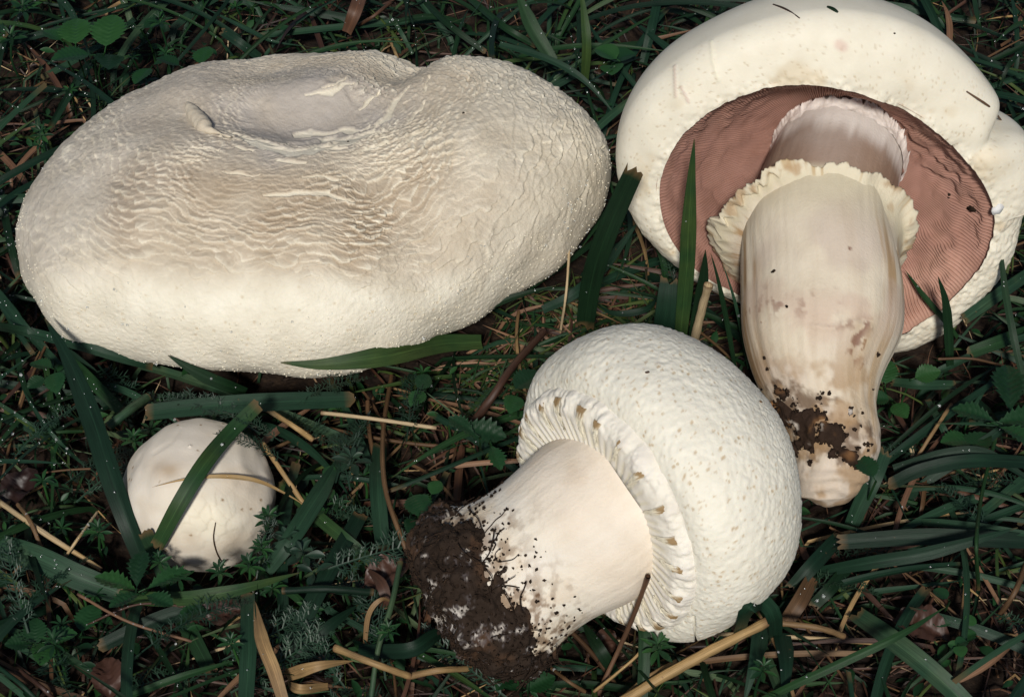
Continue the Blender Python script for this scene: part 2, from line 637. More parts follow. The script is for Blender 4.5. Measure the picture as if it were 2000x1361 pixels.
    part('stem', S, grid_faces(20, 40), M_stem, root, np.broadcast_to([.7, .62, .5], S.shape))
    solid(S)
    # curled tongue of torn skin beside the hollow
    T = np.array([at(368, 206, .0705), at(378, 222, .0700), at(393, 240, .0685), at(407, 254, .0665), at(428, 264, .064)])
    T[:, 2] = 0
    bvh_t = BVHTree.FromPolygons([Vector(v) for v in G[::4, ::4].reshape(-1, 3)], [tuple(f) for f in grid_faces(*G[::4, ::4].shape[:2])])
    tp = []
    for (px, py) in [(366, 204), (376, 222), (390, 240), (405, 256), (424, 263), (452, 272)]:
        hit = bvh_t.ray_cast(Vector(CAM), Vector(ray(px, py)).normalized())
        tp.append(np.array(hit[0]) + np.array([0, 0, .0009]))
    Ct = catmull(tp, 40)
    s = np.linspace(0, 1, 40)
    rt = (.0026 * np.sin(np.clip(s * 1.15, 0, 1) * PI) ** .6 * (1 - .65 * sstep(.55, .8, s)) + .0004) * (1 + .035 * np.sin(s * 40 + 3 * np.sin(s * 13)))
    Tg = tube_grid(Ct, rt, 22, (0, 0, 1))
    Tg = Tg + normals(Tg) * (.0003 * fbm(Tg * 500, 3, 2))[..., None]
    part('skin_flap', Tg, grid_faces(40, 22), M_cap1, cap, mixc(np.broadcast_to([.62, .54, .43], Tg.shape), [.8, .74, .6], (np.sin(s * 60) * .1 + .15)[:, None] + 0 * Tg[..., 0]))
    # tiny granules on the margin, joined: too small to pick apart
    rg = np.random.default_rng(4)
    k = 1800
    ti = rg.integers(int(.80 * (nt - 60)), nt - 12, k)
    tj = rg.integers(0, nth, k)
    pos = G[ti, tj]
    nn = nrm[ti, tj]
    keep = (pos[:, 2] > .02)
    V, F, Cc = scatter_blobs(pos[keep], nn[keep], rg.uniform(.00018, .00040, keep.sum()), rg, .45)
    cb = np.where(rg.random((len(pos[keep]), 1)) < .3, [[.74, .66, .51]], [[.76, .705, .57]])
    part('granules', V, F, M_cap, cap, np.repeat(cb, Cc, 0), kind='stuff')
    # dew on the margin
    k = 420
    pool_t = rg.integers(int(.70 * (nt - 60)), nt - 20, k * 6)
    pool_j = rg.integers(0, nth, k * 6)
    pr = proj(G[pool_t, pool_j])
    wgt = np.exp(-((pr[:, 0] - 1130) / 70) ** 2 - ((pr[:, 1] - 400) / 110) ** 2) + .5 * np.exp(-((pr[:, 0] - 150) / 120) ** 2 - ((pr[:, 1] - 640) / 60) ** 2) + .10
    kp = rg.random(k * 6) < wgt * .45
    V, F, Cc = scatter_blobs(G[pool_t, pool_j][kp], nrm[pool_t, pool_j][kp], rg.uniform(.00016, .00062, kp.sum()) ** 1.0, rg)
    part('dewdrops', V, F, M_dew, cap, kind='stuff')
    return G, nrm


def dentmask(pp, line, w, soft):
    return sstep(w + soft, w - soft * .4, px_dist(pp, line))


_ICO = None


def ico():
    global _ICO
    if _ICO is None:
        p = (1 + 5 ** .5) / 2
        v = np.array([(-1, p, 0), (1, p, 0), (-1, -p, 0), (1, -p, 0), (0, -1, p), (0, 1, p), (0, -1, -p), (0, 1, -p), (p, 0, -1), (p, 0, 1), (-p, 0, -1), (-p, 0, 1)], float)
        v /= np.linalg.norm(v[0])
        f = [(0, 11, 5), (0, 5, 1), (0, 1, 7), (0, 7, 10), (0, 10, 11), (1, 5, 9), (5, 11, 4), (11, 10, 2), (10, 7, 6), (7, 1, 8), (3, 9, 4), (3, 4, 2), (3, 2, 6), (3, 6, 8), (3, 8, 9), (4, 9, 5), (2, 4, 11), (6, 2, 10), (8, 6, 7), (9, 8, 1)]
        _ICO = (v, np.array(f))
    return _ICO


def scatter_blobs(pos, nrm, rad, rg, sink=.3, jag=0.):
    v, f = ico()
    n = len(pos)
    V = pos[:, None] + nrm[:, None] * (rad[:, None, None] * (1 - 2 * sink) * .5) + v[None] * rad[:, None, None]
    if jag:
        V = V + (rg.random(V.shape) - .5) * rad[:, None, None] * jag
    F = (f[None] + (np.arange(n) * 12)[:, None, None]).reshape(-1, 3)
    return V.reshape(-1, 3), F, 12


# ================================================================== bell-shaped caps on their side
def bell(c, A, U, V, R0, B, D, d1, n, nl, nt, th):
    q = np.linspace(0, 1, nl)[:, None] * PI / 2
    r1 = R0 + B * np.sin(q)
    h1 = d1 * (1 - np.cos(q)) + 0 * th
    w = np.linspace(0, 1, nt + 1)[1:, None] * PI / 2
    r2 = (R0 + B) * np.cos(w) ** (2 / n)
    h2 = d1 + (D - d1) * np.sin(w) ** (2 / n) + 0 * th
    r = np.concatenate([r1, r2])
    h = np.concatenate([h1, h2])
    G = c + (r * np.cos(th))[..., None] * U + (r * np.sin(th))[..., None] * V + h[..., None] * A
    s = np.concatenate([np.zeros((1, G.shape[1])), np.cumsum(np.linalg.norm(np.diff(G, axis=0), axis=-1), 0)])
    return G, s, r, h


def build_gilled():
    e = math.radians(-10)
    A = np.array([0, math.cos(e), math.sin(e)])
    U = np.array([1., 0, 0])
    V = -np.cross(U, A)
    V = V if V[2] > 0 else -V
    c = np.array([.110, .026, .056])
    RO = [.0579, .0541, .05, .0479, .0473, .0483, .0508, .0542, .0577, .0607, .0623, .0611, .0573, .0522, .0466, .0421, .0401, .0408, .0446, .0508, .056, .0575, .0574, .0584]
    BB = [.0142, .0192, .0236, .0233, .019, .0175, .0135, .0071, .007, .0101, .0159, .0153]
    nth = 760
    th = np.linspace(0, 2 * PI, nth, endpoint=False)[None]
    cr = np.exp(-((th - .50) / .075) ** 2)
    cr2 = np.exp(-((th - .16) / .25) ** 2)
    R0 = per(RO, th)
    Bt = per(BB, th) - .0085 * cr + .0050 * cr2
    root = thing('gilled_mushroom', 'large white mushroom lying with its cup of pink gills and thick stem in view', 'mushroom', (.112, -.06, 0))
    G, s, r, h = bell(c, A, U, V, R0, Bt, .0708, .014, 2.3, 56, 150, th)
    nrm = normals(G)
    low = fbm(G * 22, 3, 2)
    G = G + nrm * (low * .0009 + .0012 * fbm(G * 60, 8, 2) * sstep(.03, .004, s))[..., None]
    nrm = normals(G)
    rim = sstep(.034, .008, s)
    fine, _, fid = worley3(G * 560, 5)
    spot = sstep(.30, .16, fine) * (fid > .35) * rim
    right = sstep(.9, .2, np.abs(np.mod(th - (-.45) + PI, 2 * PI) - PI)) * sstep(.035, .006, s)
    left = sstep(.9, .3, np.abs(np.mod(th - 3.5 + PI, 2 * PI) - PI)) * sstep(.04, .01, s)
    wart, _, wid = worley3(G * 330, 15)
    hh = -.00012 * spot + (right * .0010 + left * .0005) * (.5 - wart) * (.4 + wid) + .0002 * right * fbm(G * 700, 4, 2)
    hh = hh + sstep(.006, .0, s) * .0007 * fbm(G * 380, 9, 3)          # ragged lip
    c0 = np.broadcast_to([.76, .715, .60], G.shape).copy()
    c0 = mixc(c0, [.64, .60, .53], sstep(-.2, .5, low) * .5 * sstep(.02, .05, s))
    c0 = mixc(c0, [.80, .745, .61], rim * .6)
    c0 = mixc(c0, [.50, .39, .25], spot * .60)
    st = fbm(G * np.array([90, 90, 90]), 31, 3)
    c0 = mixc(c0, [.60, .47, .29], sstep(.35, .9, st) * sstep(.016, .002, s) * .5)
    c0 = mixc(c0, [.60, .49, .36], sstep(.1, -.5, wart - wid) * right * .35)
    pp = proj(G)
    for line, w, col in [([(1390, 82), (1393, 120), (1404, 158)], 3, [.80, .75, .6]), ([(1318, 130), (1320, 190)], 2, [.62, .5, .42]), ([(1330, 170), (1345, 200)], 2, [.6, .47, .4])]:
        k = sstep(w + 2, w * .5, px_dist(pp, line)) * ((nrm @ FWD) < 0)
        c0 = mixc(c0, col, k * .8)
        hh = hh + .0004 * k
    k = sstep(16, 4, px_dist(pp, [(1640, 88), (1646, 92)])) * ((nrm @ FWD) < 0)
    c0 = mixc(c0, [.62, .40, .34], k * .5)
    G = G + nrm * hh[..., None]
    cap = part('cap', G, grid_faces(*G.shape[:2]), M_cap3, root, c0)
    solid(G)
    # ---- gills: many thin folds, joined
    ng, nr = 1900, 76
    tg = np.linspace(0, 2 * PI, ng, endpoint=False)[None]
    Rg = per(RO, tg) + .0012
    g = np.linspace(0, 1, nr)[:, None]
    CS = np.array([.004, .006])                    # stem joins off centre
    rho = Rg * (1 - g) + .016 * g
    ux = rho * np.cos(tg) + CS[0] * g
    vy = rho * np.sin(tg) + CS[1] * g
    dep = .0015 + .033 * np.sin(np.clip(g, 0, 1) * PI / 2) ** .8
    base = c + ux[..., None] * U + vy[..., None] * V + (dep + 0 * tg)[..., None] * A
    wr = fbm(base * 55, 61, 3)
    wr2 = fbm(base * 160, 67, 2)
    rs = sstep(-.2, .6, np.cos(tg))
    ph = tg * 290 + wr * (1.8 + 5 * rs) * np.minimum(1, g * 3) + wr2 * (.8 + 1.4 * rs)
    tri = np.abs(np.mod(ph / (2 * PI), 1) * 2 - 1)
    short = np.abs(np.mod(ph / (2 * PI) * 2, 1) * 2 - 1)
    amp = .0013 * (.5 + sstep(-.6, .6, wr2)) * sstep(0, .06, g) * sstep(1.02, .9, g)
    fold = (1 - (1 - tri) ** 2.4 + .3 * short * sstep(.5, .2, g))
    flap = sstep(.35, .75, fbm(base * 90 + 3, 73, 2)) * rs * .0009
    gn = normals(base)
    gn = gn * np.sign((gn @ A)[..., None] + 1e-9) * -1
    Gg = base + gn * (amp * fold + flap * np.minimum(1, g * 4))[..., None] + (wr * .0010 * np.minimum(1, g * 4))[..., None] * gn
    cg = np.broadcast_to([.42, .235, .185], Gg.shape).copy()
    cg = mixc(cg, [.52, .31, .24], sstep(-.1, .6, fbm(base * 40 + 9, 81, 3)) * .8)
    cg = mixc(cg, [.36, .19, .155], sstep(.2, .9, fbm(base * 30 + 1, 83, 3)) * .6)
    cg = mixc(cg, [.30, .15, .12], (1 - tri) ** 3 * .4)  # valleys darkened: occlusion between the gills painted into the colour
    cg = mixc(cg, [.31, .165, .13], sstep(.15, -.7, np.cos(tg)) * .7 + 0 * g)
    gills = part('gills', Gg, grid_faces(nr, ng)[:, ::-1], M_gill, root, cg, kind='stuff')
    solid(Gg, flip=True)
    # ---- stem
    ctl = [((1614, 992), .012, .004), ((1616, 975), .016, .0095), ((1622, 930), .020, .0130), ((1631, 880), .024, .0138), ((1622, 825), .029, .0148),
           ((1597, 748), .035, .0202), ((1606, 655), .042, .0266), ((1606, 560), .049, .0268), ((1598, 480), .055, .0262), ((1606, 410), .0595, .0240),
           ((1627, 340), .062, .0232), ((1642, 285), .062, .0232), ((1652, 222), .062, .0236)]
    Cc = np.array([at(*p, z) for p, z, _ in ctl])
    Rc = np.array([q for *_, q in ctl])
    ns, nst = 280, 250
    CL = catmull(Cc, ns)
    _k = np.hanning(47)[1:-1] / np.hanning(47).sum()
    _pad = np.concatenate([2 * CL[0] - CL[22:0:-1], CL, 2 * CL[-1] - CL[-2:-24:-1]])
    CL = np.stack([np.convolve(_pad[:, i], _k, 'valid') for i in range(3)], -1)
    d = np.concatenate([[0], np.cumsum(np.linalg.norm(np.diff(Cc, axis=0), axis=1))])
    sl = np.linspace(0, d[-1], ns)
    RL = np.interp(sl, d, Rc)
    RL = np.convolve(np.pad(RL, 20, 'edge'), np.hanning(43)[1:-1] / np.hanning(43).sum(), 'valid')
    RL[:24] = np.interp(sl[:24], d, Rc)
    _k = np.hanning(183)[1:-1] / np.hanning(183).sum()
    Tm = np.gradient(CL, axis=0)
    Tm = np.stack([np.convolve(np.pad(Tm[:, i], 90, 'edge'), _k, 'valid') for i in range(3)], -1)
    S = tube_grid(CL, RL, nst, (0, 0, 1), Tm)
    sn = normals(S)
    ts = np.linspace(0, 2 * PI, nst, endpoint=False)[None]
    f = (sl / d[-1])[:, None]
    rib = fbm(np.stack([np.cos(ts) * 7 + 0 * f, np.sin(ts) * 7 + 0 * f, f * 3 + 0 * ts], -1), 41, 4)
    lump = fbm(S * 60, 43, 3)
    hs = .00022 * rib * sstep(.02, .2, f) + .0016 * lump * sstep(.30, .16, f) + .0009 * fbm(S * 28, 44, 2)
    yv = proj(S)
    # a step where the skin breaks
    brk = sstep(8, 0, np.abs(px_dist(yv, [(1585, 636), (1620, 642), (1665, 628), (1700, 640)])))
    hs = hs + .0005 * brk
    S2 = S + sn * hs[..., None]
    cs = np.broadcast_to([.69, .605, .48], S.shape).copy()
    lilac = np.array([.55, .455, .385])
    cs = mixc(cs, lilac, sstep(-.2, .5, fbm(S * 45 + 5, 47, 3)) * .6)
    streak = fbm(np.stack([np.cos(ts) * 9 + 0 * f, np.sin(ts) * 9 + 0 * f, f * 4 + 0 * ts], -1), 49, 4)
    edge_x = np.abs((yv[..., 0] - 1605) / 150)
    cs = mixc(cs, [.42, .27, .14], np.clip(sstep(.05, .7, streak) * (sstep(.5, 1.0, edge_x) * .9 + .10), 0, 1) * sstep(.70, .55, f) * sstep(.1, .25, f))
    ytop = np.array([.58, .515, .36])
    cs = mixc(cs, ytop, sstep(.52, .66, f) * .7)
    f_up = f[int(np.argmin(np.abs(proj(CL)[:, 1] - 412)))]
    up_ = sstep(-.01, .015, f - f_up + .0 * ts)
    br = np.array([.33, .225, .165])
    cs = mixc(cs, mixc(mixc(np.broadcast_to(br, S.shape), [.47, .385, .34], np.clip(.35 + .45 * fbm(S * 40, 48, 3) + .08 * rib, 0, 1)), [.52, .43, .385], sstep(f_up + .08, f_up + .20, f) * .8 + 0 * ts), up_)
    side_shade = np.abs(yv[..., 0] - (1640 - .25 * (yv[..., 1] - 300))) / 118
    cs = mixc(cs, [.27, .165, .11], up_ * sstep(.30, 1.0, side_shade + .15 * fbm(S * 70, 46, 2)) * .75)  # brown sides, with the stem's rounding shade painted in
    kx = int(np.argmin(np.abs((CL - c) @ A - .0295)))
    jag = f[kx, 0] - .060 + .016 * fbm(np.stack([np.cos(ts) * 6, np.sin(ts) * 6, 0 * ts], -1), 55, 3)
    cs = mixc(cs, [.78, .71, .66], sstep(-.04, .02, f - jag))
    # bruises and specks
    sp, _, sid = worley3(S * np.array([330, 230, 230]) + .5 * fbm(S * 500, 92, 2)[..., None], 57)
    near = np.exp(-((yv[..., 0] - 1540) / 80) ** 2 - ((yv[..., 1] - 595) / 28) ** 2) + .8 * np.exp(-((yv[..., 0] - 1675) / 22) ** 2 - ((yv[..., 1] - 660) / 45) ** 2)
    cs = mixc(cs, [.20, .10, .07], sstep(.34, .18, sp) * (sid < near * .65 + .002) * sstep(.62, .5, f) * sstep(.2, .3, f))
    cs = mixc(cs, [.40, .27, .14], np.exp(-((px_dist(yv, [(1700, 640), (1690, 730), (1690, 830)]) / 26) ** 2)) * (.55 + .4 * streak))
    cs = mixc(cs, [.34, .21, .11], np.exp(-((px_dist(yv, [(1468, 520), (1474, 640), (1490, 740)]) / 20) ** 2)) * (.6 + .5 * streak))
    pm0 = np.exp(-((px_dist(yv, [(1530, 805), (1590, 835), (1640, 855)]) / 60) ** 2))
    cs = mixc(cs, [.13, .075, .04], sstep(.25, .9, pm0 + .6 * fbm(S * 330, 91, 4) * np.clip(pm0 * 3, 0, 1)) * .85)
    band = np.exp(-((px_dist(yv, [(1500, 585), (1560, 598), (1620, 588)]) / 24) ** 2)) + np.exp(-((px_dist(yv, [(1690, 630), (1672, 665), (1668, 700)]) / 16) ** 2)) + .7 * np.exp(-((px_dist(yv, [(1585, 640), (1625, 642), (1665, 630)]) / 9) ** 2))
    cs = mixc(cs, [.22, .11, .075], np.clip(band, 0, 1) * sstep(.12, .5, fbm(S * 330, 111, 3)) * .9)
    cs = mixc(cs, [.56, .43, .34], np.clip(np.exp(-((px_dist(yv, [(1480, 600), (1600, 620), (1740, 600)]) / 70) ** 2)) * sstep(-.1, .6, fbm(S * 70, 113, 4)) * .7, 0, 1))
    dirt = sstep(.36, .22, f) * sstep(-.1, .55, fbm(S * 120, 95, 4))
    cs = mixc(cs, [.36, .23, .12], dirt * .75)
    wrk = np.sin(f * 190 + 5 * fbm(S * 90, 96, 2)) * sstep(.13, .08, f)
    S2 = S2 + sn * (.00028 * wrk)[..., None]
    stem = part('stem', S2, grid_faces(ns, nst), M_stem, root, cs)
    solid(S2)
    # ring of dark soil clinging above the base
    pm = np.exp(-((px_dist(yv, [(1530, 805), (1590, 835), (1640, 855)]) / 34) ** 2)) + .35 * np.exp(-((px_dist(yv, [(1560, 880), (1600, 880), (1665, 905)]) / 26) ** 2))
    sm = pm * .9 + .55 * fbm(S * 240, 58, 4) - .62
    on = sstep(-.02, .12, sm)
    Ss = S2 + sn * (on * (.0010 + .0009 * (fbm(S * 420, 59, 3) + .6)) - (1 - on) * .0012)[..., None]
    csl = np.broadcast_to([.035, .02, .013], S.shape).copy()
    csl = mixc(csl, [.24, .12, .05], sstep(.1, .6, fbm(S * 150, 60, 3)))
    csl = mixc(csl, [.55, .5, .46], sstep(.55, .8, fbm(S * 260 + 4, 62, 2)) * .9)
    i0, i1 = int(.08 * ns), int(.36 * ns)
    Sx = Ss[i0:i1]
    part('soil_crust', Sx, grid_faces(*Sx.shape[:2]), M_soilc, stem, csl[i0:i1])
    rg = np.random.default_rng(8)
    cand = np.argwhere((sm > -.14) & (f > .10) & (f < .42) & ((sn @ FWD) < .1))
    pk = cand[rg.integers(0, len(cand), 420)]
    Vb, Fb, _ = scatter_blobs(S2[pk[:, 0], pk[:, 1]] + sn[pk[:, 0], pk[:, 1]] * .0002, sn[pk[:, 0], pk[:, 1]], rg.uniform(.00015, .0007, len(pk)), rg, jag=1.3)
    part('soil_crumbs', Vb, Fb, M_debris, stem, kind='stuff', smooth=False)
    # ---- the ring: flared skirt with a crinkled edge
    k0 = int(np.argmin(np.abs(proj(CL)[:, 1] - 530)))
    k1 = int(np.argmin(np.abs(proj(CL)[:, 1] - 440)))
    nra, nrr = 520, 64
    tr = np.linspace(0, 2 * PI, nra, endpoint=False)[None]
    cK = CL[k0]
    cT = CL[k1]
    ax = np.array([.06, 1., .04])
    ax /= np.linalg.norm(ax)
    sd = np.cross(ax, [0, 0, 1.])
    sd /= np.linalg.norm(sd)
    nd = np.cross(sd, ax)
    Lx = np.linalg.norm(cT - cK)
    v = np.linspace(0, 1, nrr)[:, None]
    out_f = np.clip(v / .62, 0, 1)
    back = np.clip((v - .70) / .30, 0, 1)
    lobe = 1 + .05 * fbm(np.stack([np.cos(tr) * 2, np.sin(tr) * 2, 0 * tr], -1), 63, 2)
    leftm = sstep(.05, -.6, np.cos(tr))             # the corrugated side
    rim_r = .0318 * lobe + .0030 * leftm
    droop = .0020 * np.abs(np.cos(tr)) ** 2
    rst = np.interp(k0 + out_f * (k1 - k0), np.arange(ns), RL)
    rr = rst + .0002 * sstep(0, .3, out_f) - .0008 * sstep(.12, 0, out_f) + (rim_r - rst) * out_f ** (2.6 - 1.7 * leftm)
    zz = Lx * (1 - (1 - out_f) * (1 - .72 * leftm)) - droop * np.maximum(out_f ** 2, leftm)
    rr = (rr + .0016 * np.sin(np.clip((v - .58) / .12, 0, 1) * PI)) * (1 - back) + .0205 * back
    zz = zz + .0038 * np.clip((v - .58) / .14, 0, 1) - back * .002
    crn = fbm(np.stack([np.cos(tr) * 12 + 0 * v, np.sin(tr) * 12 + 0 * v, v * 1.2 + 0 * tr], -1), 65, 3)
    big = np.sin(tr * 38 + 2.0 * fbm(np.stack([np.cos(tr) * 6 + 0 * v, np.sin(tr) * 6 + 0 * v, v * 3 + 0 * tr], -1), 66, 2))
    eda = sstep(.45, .64, v) * sstep(.95, .7, v)
    wav = (crn * .0010 * eda) + big * .0012 * leftm * sstep(.12, .4, v) * sstep(.72, .50, v) + fbm(np.stack([np.cos(tr) * 60 + 0 * v, np.sin(tr) * 60 + 0 * v, v * 9 + 0 * tr], -1), 68, 2) * .0004 * eda
    zz = zz + wav * .7 + .003 * eda * fbm(np.stack([np.cos(tr) * 3 + 0 * v, np.sin(tr) * 3 + 0 * v, 0 * v + 0 * tr], -1), 69, 2)
    rr = rr + wav * .9
    Rg_ = cK + (rr * np.cos(tr))[..., None] * sd + (rr * np.sin(tr))[..., None] * nd + zz[..., None] * ax
    si = np.clip((k0 + out_f * (k1 - k0)).astype(int), 0, ns - 1) + 0 * (tr > 9)
    tj = (tr / (2 * PI) * nst).astype(int) % nst + 0 * si
    crg = mixc(cs[si, tj], [.60, .535, .39], sstep(.08, .5, v) + 0 * tr)
    
    crg = mixc(crg, [.70, .625, .48], sstep(.4, .7, v) * .8 + 0 * tr)
    crg = mixc(crg, [.46, .32, .16], sstep(.25, .8, -crn) * eda * .8)
    crg = mixc(crg, [.38, .24, .12], sstep(.15, .6, fbm(Rg_ * 170, 70, 3)) * sstep(.3, .6, v) * .7)
    part('ring', Rg_, grid_faces(nrr, nra), M_stem, stem, crg)
    solid(Rg_)
    # ---- torn white collar where the stem meets the gills
    nc, nv = 420, 14
    tc = np.linspace(0, 2 * PI, nc, endpoint=False)[None]
    v = np.linspace(0, 1, nv)[:, None]
    ke = kx - 4
    tooth = .5 + .5 * noise3(np.stack([np.cos(tc) * 9, np.sin(tc) * 9, 0 * tc], -1), 3) + .6 * noise3(np.stack([np.cos(tc) * 30, np.sin(tc) * 30, 0 * tc], -1), 4)
    Lc = .0036 + .0036 * np.clip(tooth, 0, 1.3)
    ax = CL[-1] - CL[ke]
    ax /= np.linalg.norm(ax)
    sd = np.cross(ax, [0, 0, 1.])
    sd /= np.linalg.norm(sd)
    nd = np.cross(sd, ax)
    rr = .0232 + .0004 * v + Lc * v ** 2 * .22
    zz = -.004 + Lc * v * 1.2
    K = CL[ke] + (rr * np.cos(tc))[..., None] * sd + (rr * np.sin(tc))[..., None] * nd + zz[..., None] * ax
    K = K + normals(K) * (.0004 * fbm(K * 400, 6, 2))[..., None]
    part('torn_collar', K, grid_faces(nv, nc), M_stem, stem, np.broadcast_to([.80, .72, .67], K.shape))
    return G, nrm, gills


# ================================================================== young mushroom with closed veil
def build_young():
    c = np.array([.0278, -.1024, .0544])
    az, el, R, b, D = .6565, -.0577, .0391, .0106, .056
    A = np.array([math.cos(az) * math.cos(el), math.sin(az) * math.cos(el), math.sin(el)])
    U = np.cross(A, [0, 0, 1.])
    U /= np.linalg.norm(U)
    V = np.cross(U, A)
    nth = 720
    th = np.linspace(0, 2 * PI, nth, endpoint=False)[None]
    root = thing('young_mushroom', 'white globe capped mushroom lying on its side with toothed veil and soil caked base', 'mushroom', (.03, -.10, 0))
    wob = fbm(np.stack([np.cos(th) * 1.3, np.sin(th) * 1.3, 0 * th], -1), 2, 2)
    G, s, r, h = bell(c, A, U, V, R + .0012 * wob, b + 0 * th, D, .016, 2.15, 46, 206, th)
    nrm = normals(G)
    G = G + nrm * (.0009 * fbm(G * 30, 4, 2))[..., None]
    # a shallow split in the lower margin
    pp = proj(G)
    nrm = normals(G)
    fr = s / s.max()
    zone = sstep(.50, .30, fr + .06 * fbm(G * 50, 6, 2))       # specked lower half
    w1, w2, wid = worley3(G * 540 + .35 * fbm(G * 300, 66, 2)[..., None], 7)
    e1 = w2 - w1
    ell = (G - c)
    hA = ell @ A
    ang = np.arctan2(ell @ V, ell @ U)
    k1, k2, kx, kid = worley2(s / .0024 + .7 * fbm(G * 120, 8, 2), ang / (2 * PI) * 110 + .6 * fbm(G * 130, 18, 2), 9, 110)
    apex = 1 - zone
    hh = zone * .00012 * fbm(G * 450, 93, 3) + apex * ((kx) * .00034 * (.5 + kid) - sstep(.2, .05, k2 - k1) * .00018) * sstep(1.0, .9, fr) + zone * (.00026 * (.5 - w1) + .0001 * fbm(G * 800, 3, 2))
    spot = sstep(.20 + .20 * wid, .10 + .08 * wid, w1) * (wid > .2)
    c0 = np.broadcast_to([.80, .765, .66], G.shape).copy()
    c0 = mixc(c0, [.84, .80, .68], sstep(-.3, .4, fbm(G * 35, 10, 2)) * .6)
    c0 = mixc(c0, [.74, .705, .65], sstep(1000, 1090, 2090 - pp[..., 0]) * .5)  # left edge greyed: edge shading painted into the cap colour
    c0 = mixc(c0, [.50, .37, .22], spot * zone * (.35 + .5 * wid))
    c0 = mixc(c0, [.66, .585, .46], sstep(.16, .03, k2 - k1) * apex * .35)
    sp3 = sstep(.20, .1, k1) * apex * (kid > .5)
    c0 = mixc(c0, [.60, .50, .36], sp3 * .5)
    hh = hh + .0004 * spot * zone * -.4
    split = px_dist(pp, [(1354, 1205), (1359, 1245), (1361, 1275)]) < 2.2
    G2 = G + nrm * (hh - .003 * split)[..., None]
    cap = part('cap', G2, grid_faces(*G.shape[:2]), M_cap, root, c0)
    solid(G2)
    # ---- veil
    nv, nvt = 72, 600
    tv = np.linspace(0, 2 * PI, nvt, endpoint=False)[None]
    v = np.linspace(0, 1, nv)[:, None]
    prof_r = np.interp(v[:, 0], [0, .12, .30, .48, .58, 1], [R + .0010, R + .0002, R - .0012, R - .0040, R - .0065, .0225])[:, None]
    prof_z = np.interp(v[:, 0], [0, .12, .30, .48, .58, 1], [.0035, -.0010, -.0035, -.0046, -.0046, -.0034])[:, None]
    prof_r = np.apply_along_axis(lambda q: np.convolve(np.pad(q, 4, 'edge'), np.ones(9) / 9, 'valid'), 0, prof_r)
    prof_z = np.apply_along_axis(lambda q: np.convolve(np.pad(q, 4, 'edge'), np.ones(9) / 9, 'valid'), 0, prof_z)
    # striae between the teeth and the stem
    stria = np.sin(tv * 66 + 1.2 * noise3(np.stack([np.cos(tv) * 9 + 0 * v, np.sin(tv) * 9 + 0 * v, v * 2 + 0 * tv], -1), 12))
    puff = fbm(np.stack([np.cos(tv) * 13 + 0 * v, np.sin(tv) * 13 + 0 * v, v * 3 + 0 * tv], -1), 13, 3)
    zz = prof_z + stria * .00016 * sstep(.50, .62, v) * sstep(1, .9, v) - puff * .0008 * sstep(.02, .2, v) * sstep(.6, .4, v)
    rr = prof_r + .0004 * puff
    W = c + (rr * np.cos(tv))[..., None] * U + (rr * np.sin(tv))[..., None] * V + zz[..., None] * A
    cw = np.broadcast_to([.82, .775, .685], W.shape).copy()
    cw = mixc(cw, [.72, .67, .63], sstep(.1, .6, puff) * .35)
    cw = mixc(cw, [.80, .74, .58], sstep(.2, .8, stria) * sstep(.5, .65, v) * .8)
    veil = part('veil', W, grid_faces(nv, nvt)[:, ::-1], M_stem, root, cw)
    solid(W, flip=True)
    # teeth: wedge-shaped cogs round the veil, each with a brown tip
    rg = np.random.default_rng(12)
    nT = 23
    for k in range(nT):
        ta = 2 * PI * k / nT + rg.uniform(-.05, .05)
        er = math.cos(ta) * U + math.sin(ta) * V
        et = -math.sin(ta) * U + math.cos(ta) * V
        r_out = R - .0012 + rg.uniform(-.0008, .0006)
        ln = rg.uniform(.0085, .0110)
        wd = rg.uniform(.0013, .0022)
        nu, nw = 12, 9
        u = np.linspace(0, 1, nu)[:, None]
        w = np.linspace(-1, 1, nw)[None]
        rad = r_out - ln * u
        half = wd * (1 - .75 * u ** .8)
        hgt = (rg.uniform(.0003, .0006) * (1 - .85 * u) * (1 - .75 * np.abs(w) ** 3.0)) * sstep(-.02, .08, u) + .0002 * rg.standard_normal((nu, nw))
        bz = np.interp(rad, np.sort(prof_r[:, 0]), prof_z[np.argsort(prof_r[:, 0]), 0])
        T = c + rad[..., None] * er + (half * w)[..., None] * et + (bz - .0004 - hgt)[..., None] * A
        ct = np.broadcast_to([.80, .735, .58], T.shape).copy()
        tipm = sstep(.30, .14, u + .10 * rg.standard_normal((nu, nw)) * .5) * sstep(1.2, .6, np.abs(w))
        ct = mixc(ct, [.33, .22, .11], np.clip(tipm * 1.1, 0, 1))
        part('veil_tooth', T, grid_faces(nu, nw, False), M_stem, veil, ct)
    # ---- stem with swollen base
    b0 = at(970, 1143, .037)
    top = c + A * .001
    axs = top - b0
    Ls = np.linalg.norm(axs)
    axs = axs / Ls
    ns, nst = 240, 340
    f = np.linspace(0, 1, ns)
    #   fraction along:  base tip .. bulb .. waist .. shoulder .. veil
    xs = np.array([-.42, -.416, -.40, -.365, -.31, -.22, -.10, .05, .22, .40, .58, .74, .83, .90, .96, 1.22])
    rs = np.array([.0, .0065, .0122, .0178, .0225, .0258, .0268, .0256, .0242, .0238, .0246, .0258, .0264, .0264, .0260, .0250])
    xf = np.concatenate([np.linspace(-.42, -.31, 60), np.linspace(-.31, 1.22, 181)[1:]])
    rf = np.interp(xf, xs, rs)
    rf[60:] = np.convolve(np.pad(rf, 10, 'edge'), np.ones(21) / 21, 'valid')[60:]
    CLs = b0 + axs * (xf * Ls)[:, None]
    S = tube_grid(CLs, rf, nst, (0, 0, 1))
    S[0] = CLs[0]
    sn = normals(S)
    lump = fbm(S * 40, 21, 3)
    fx = xf[:, None]
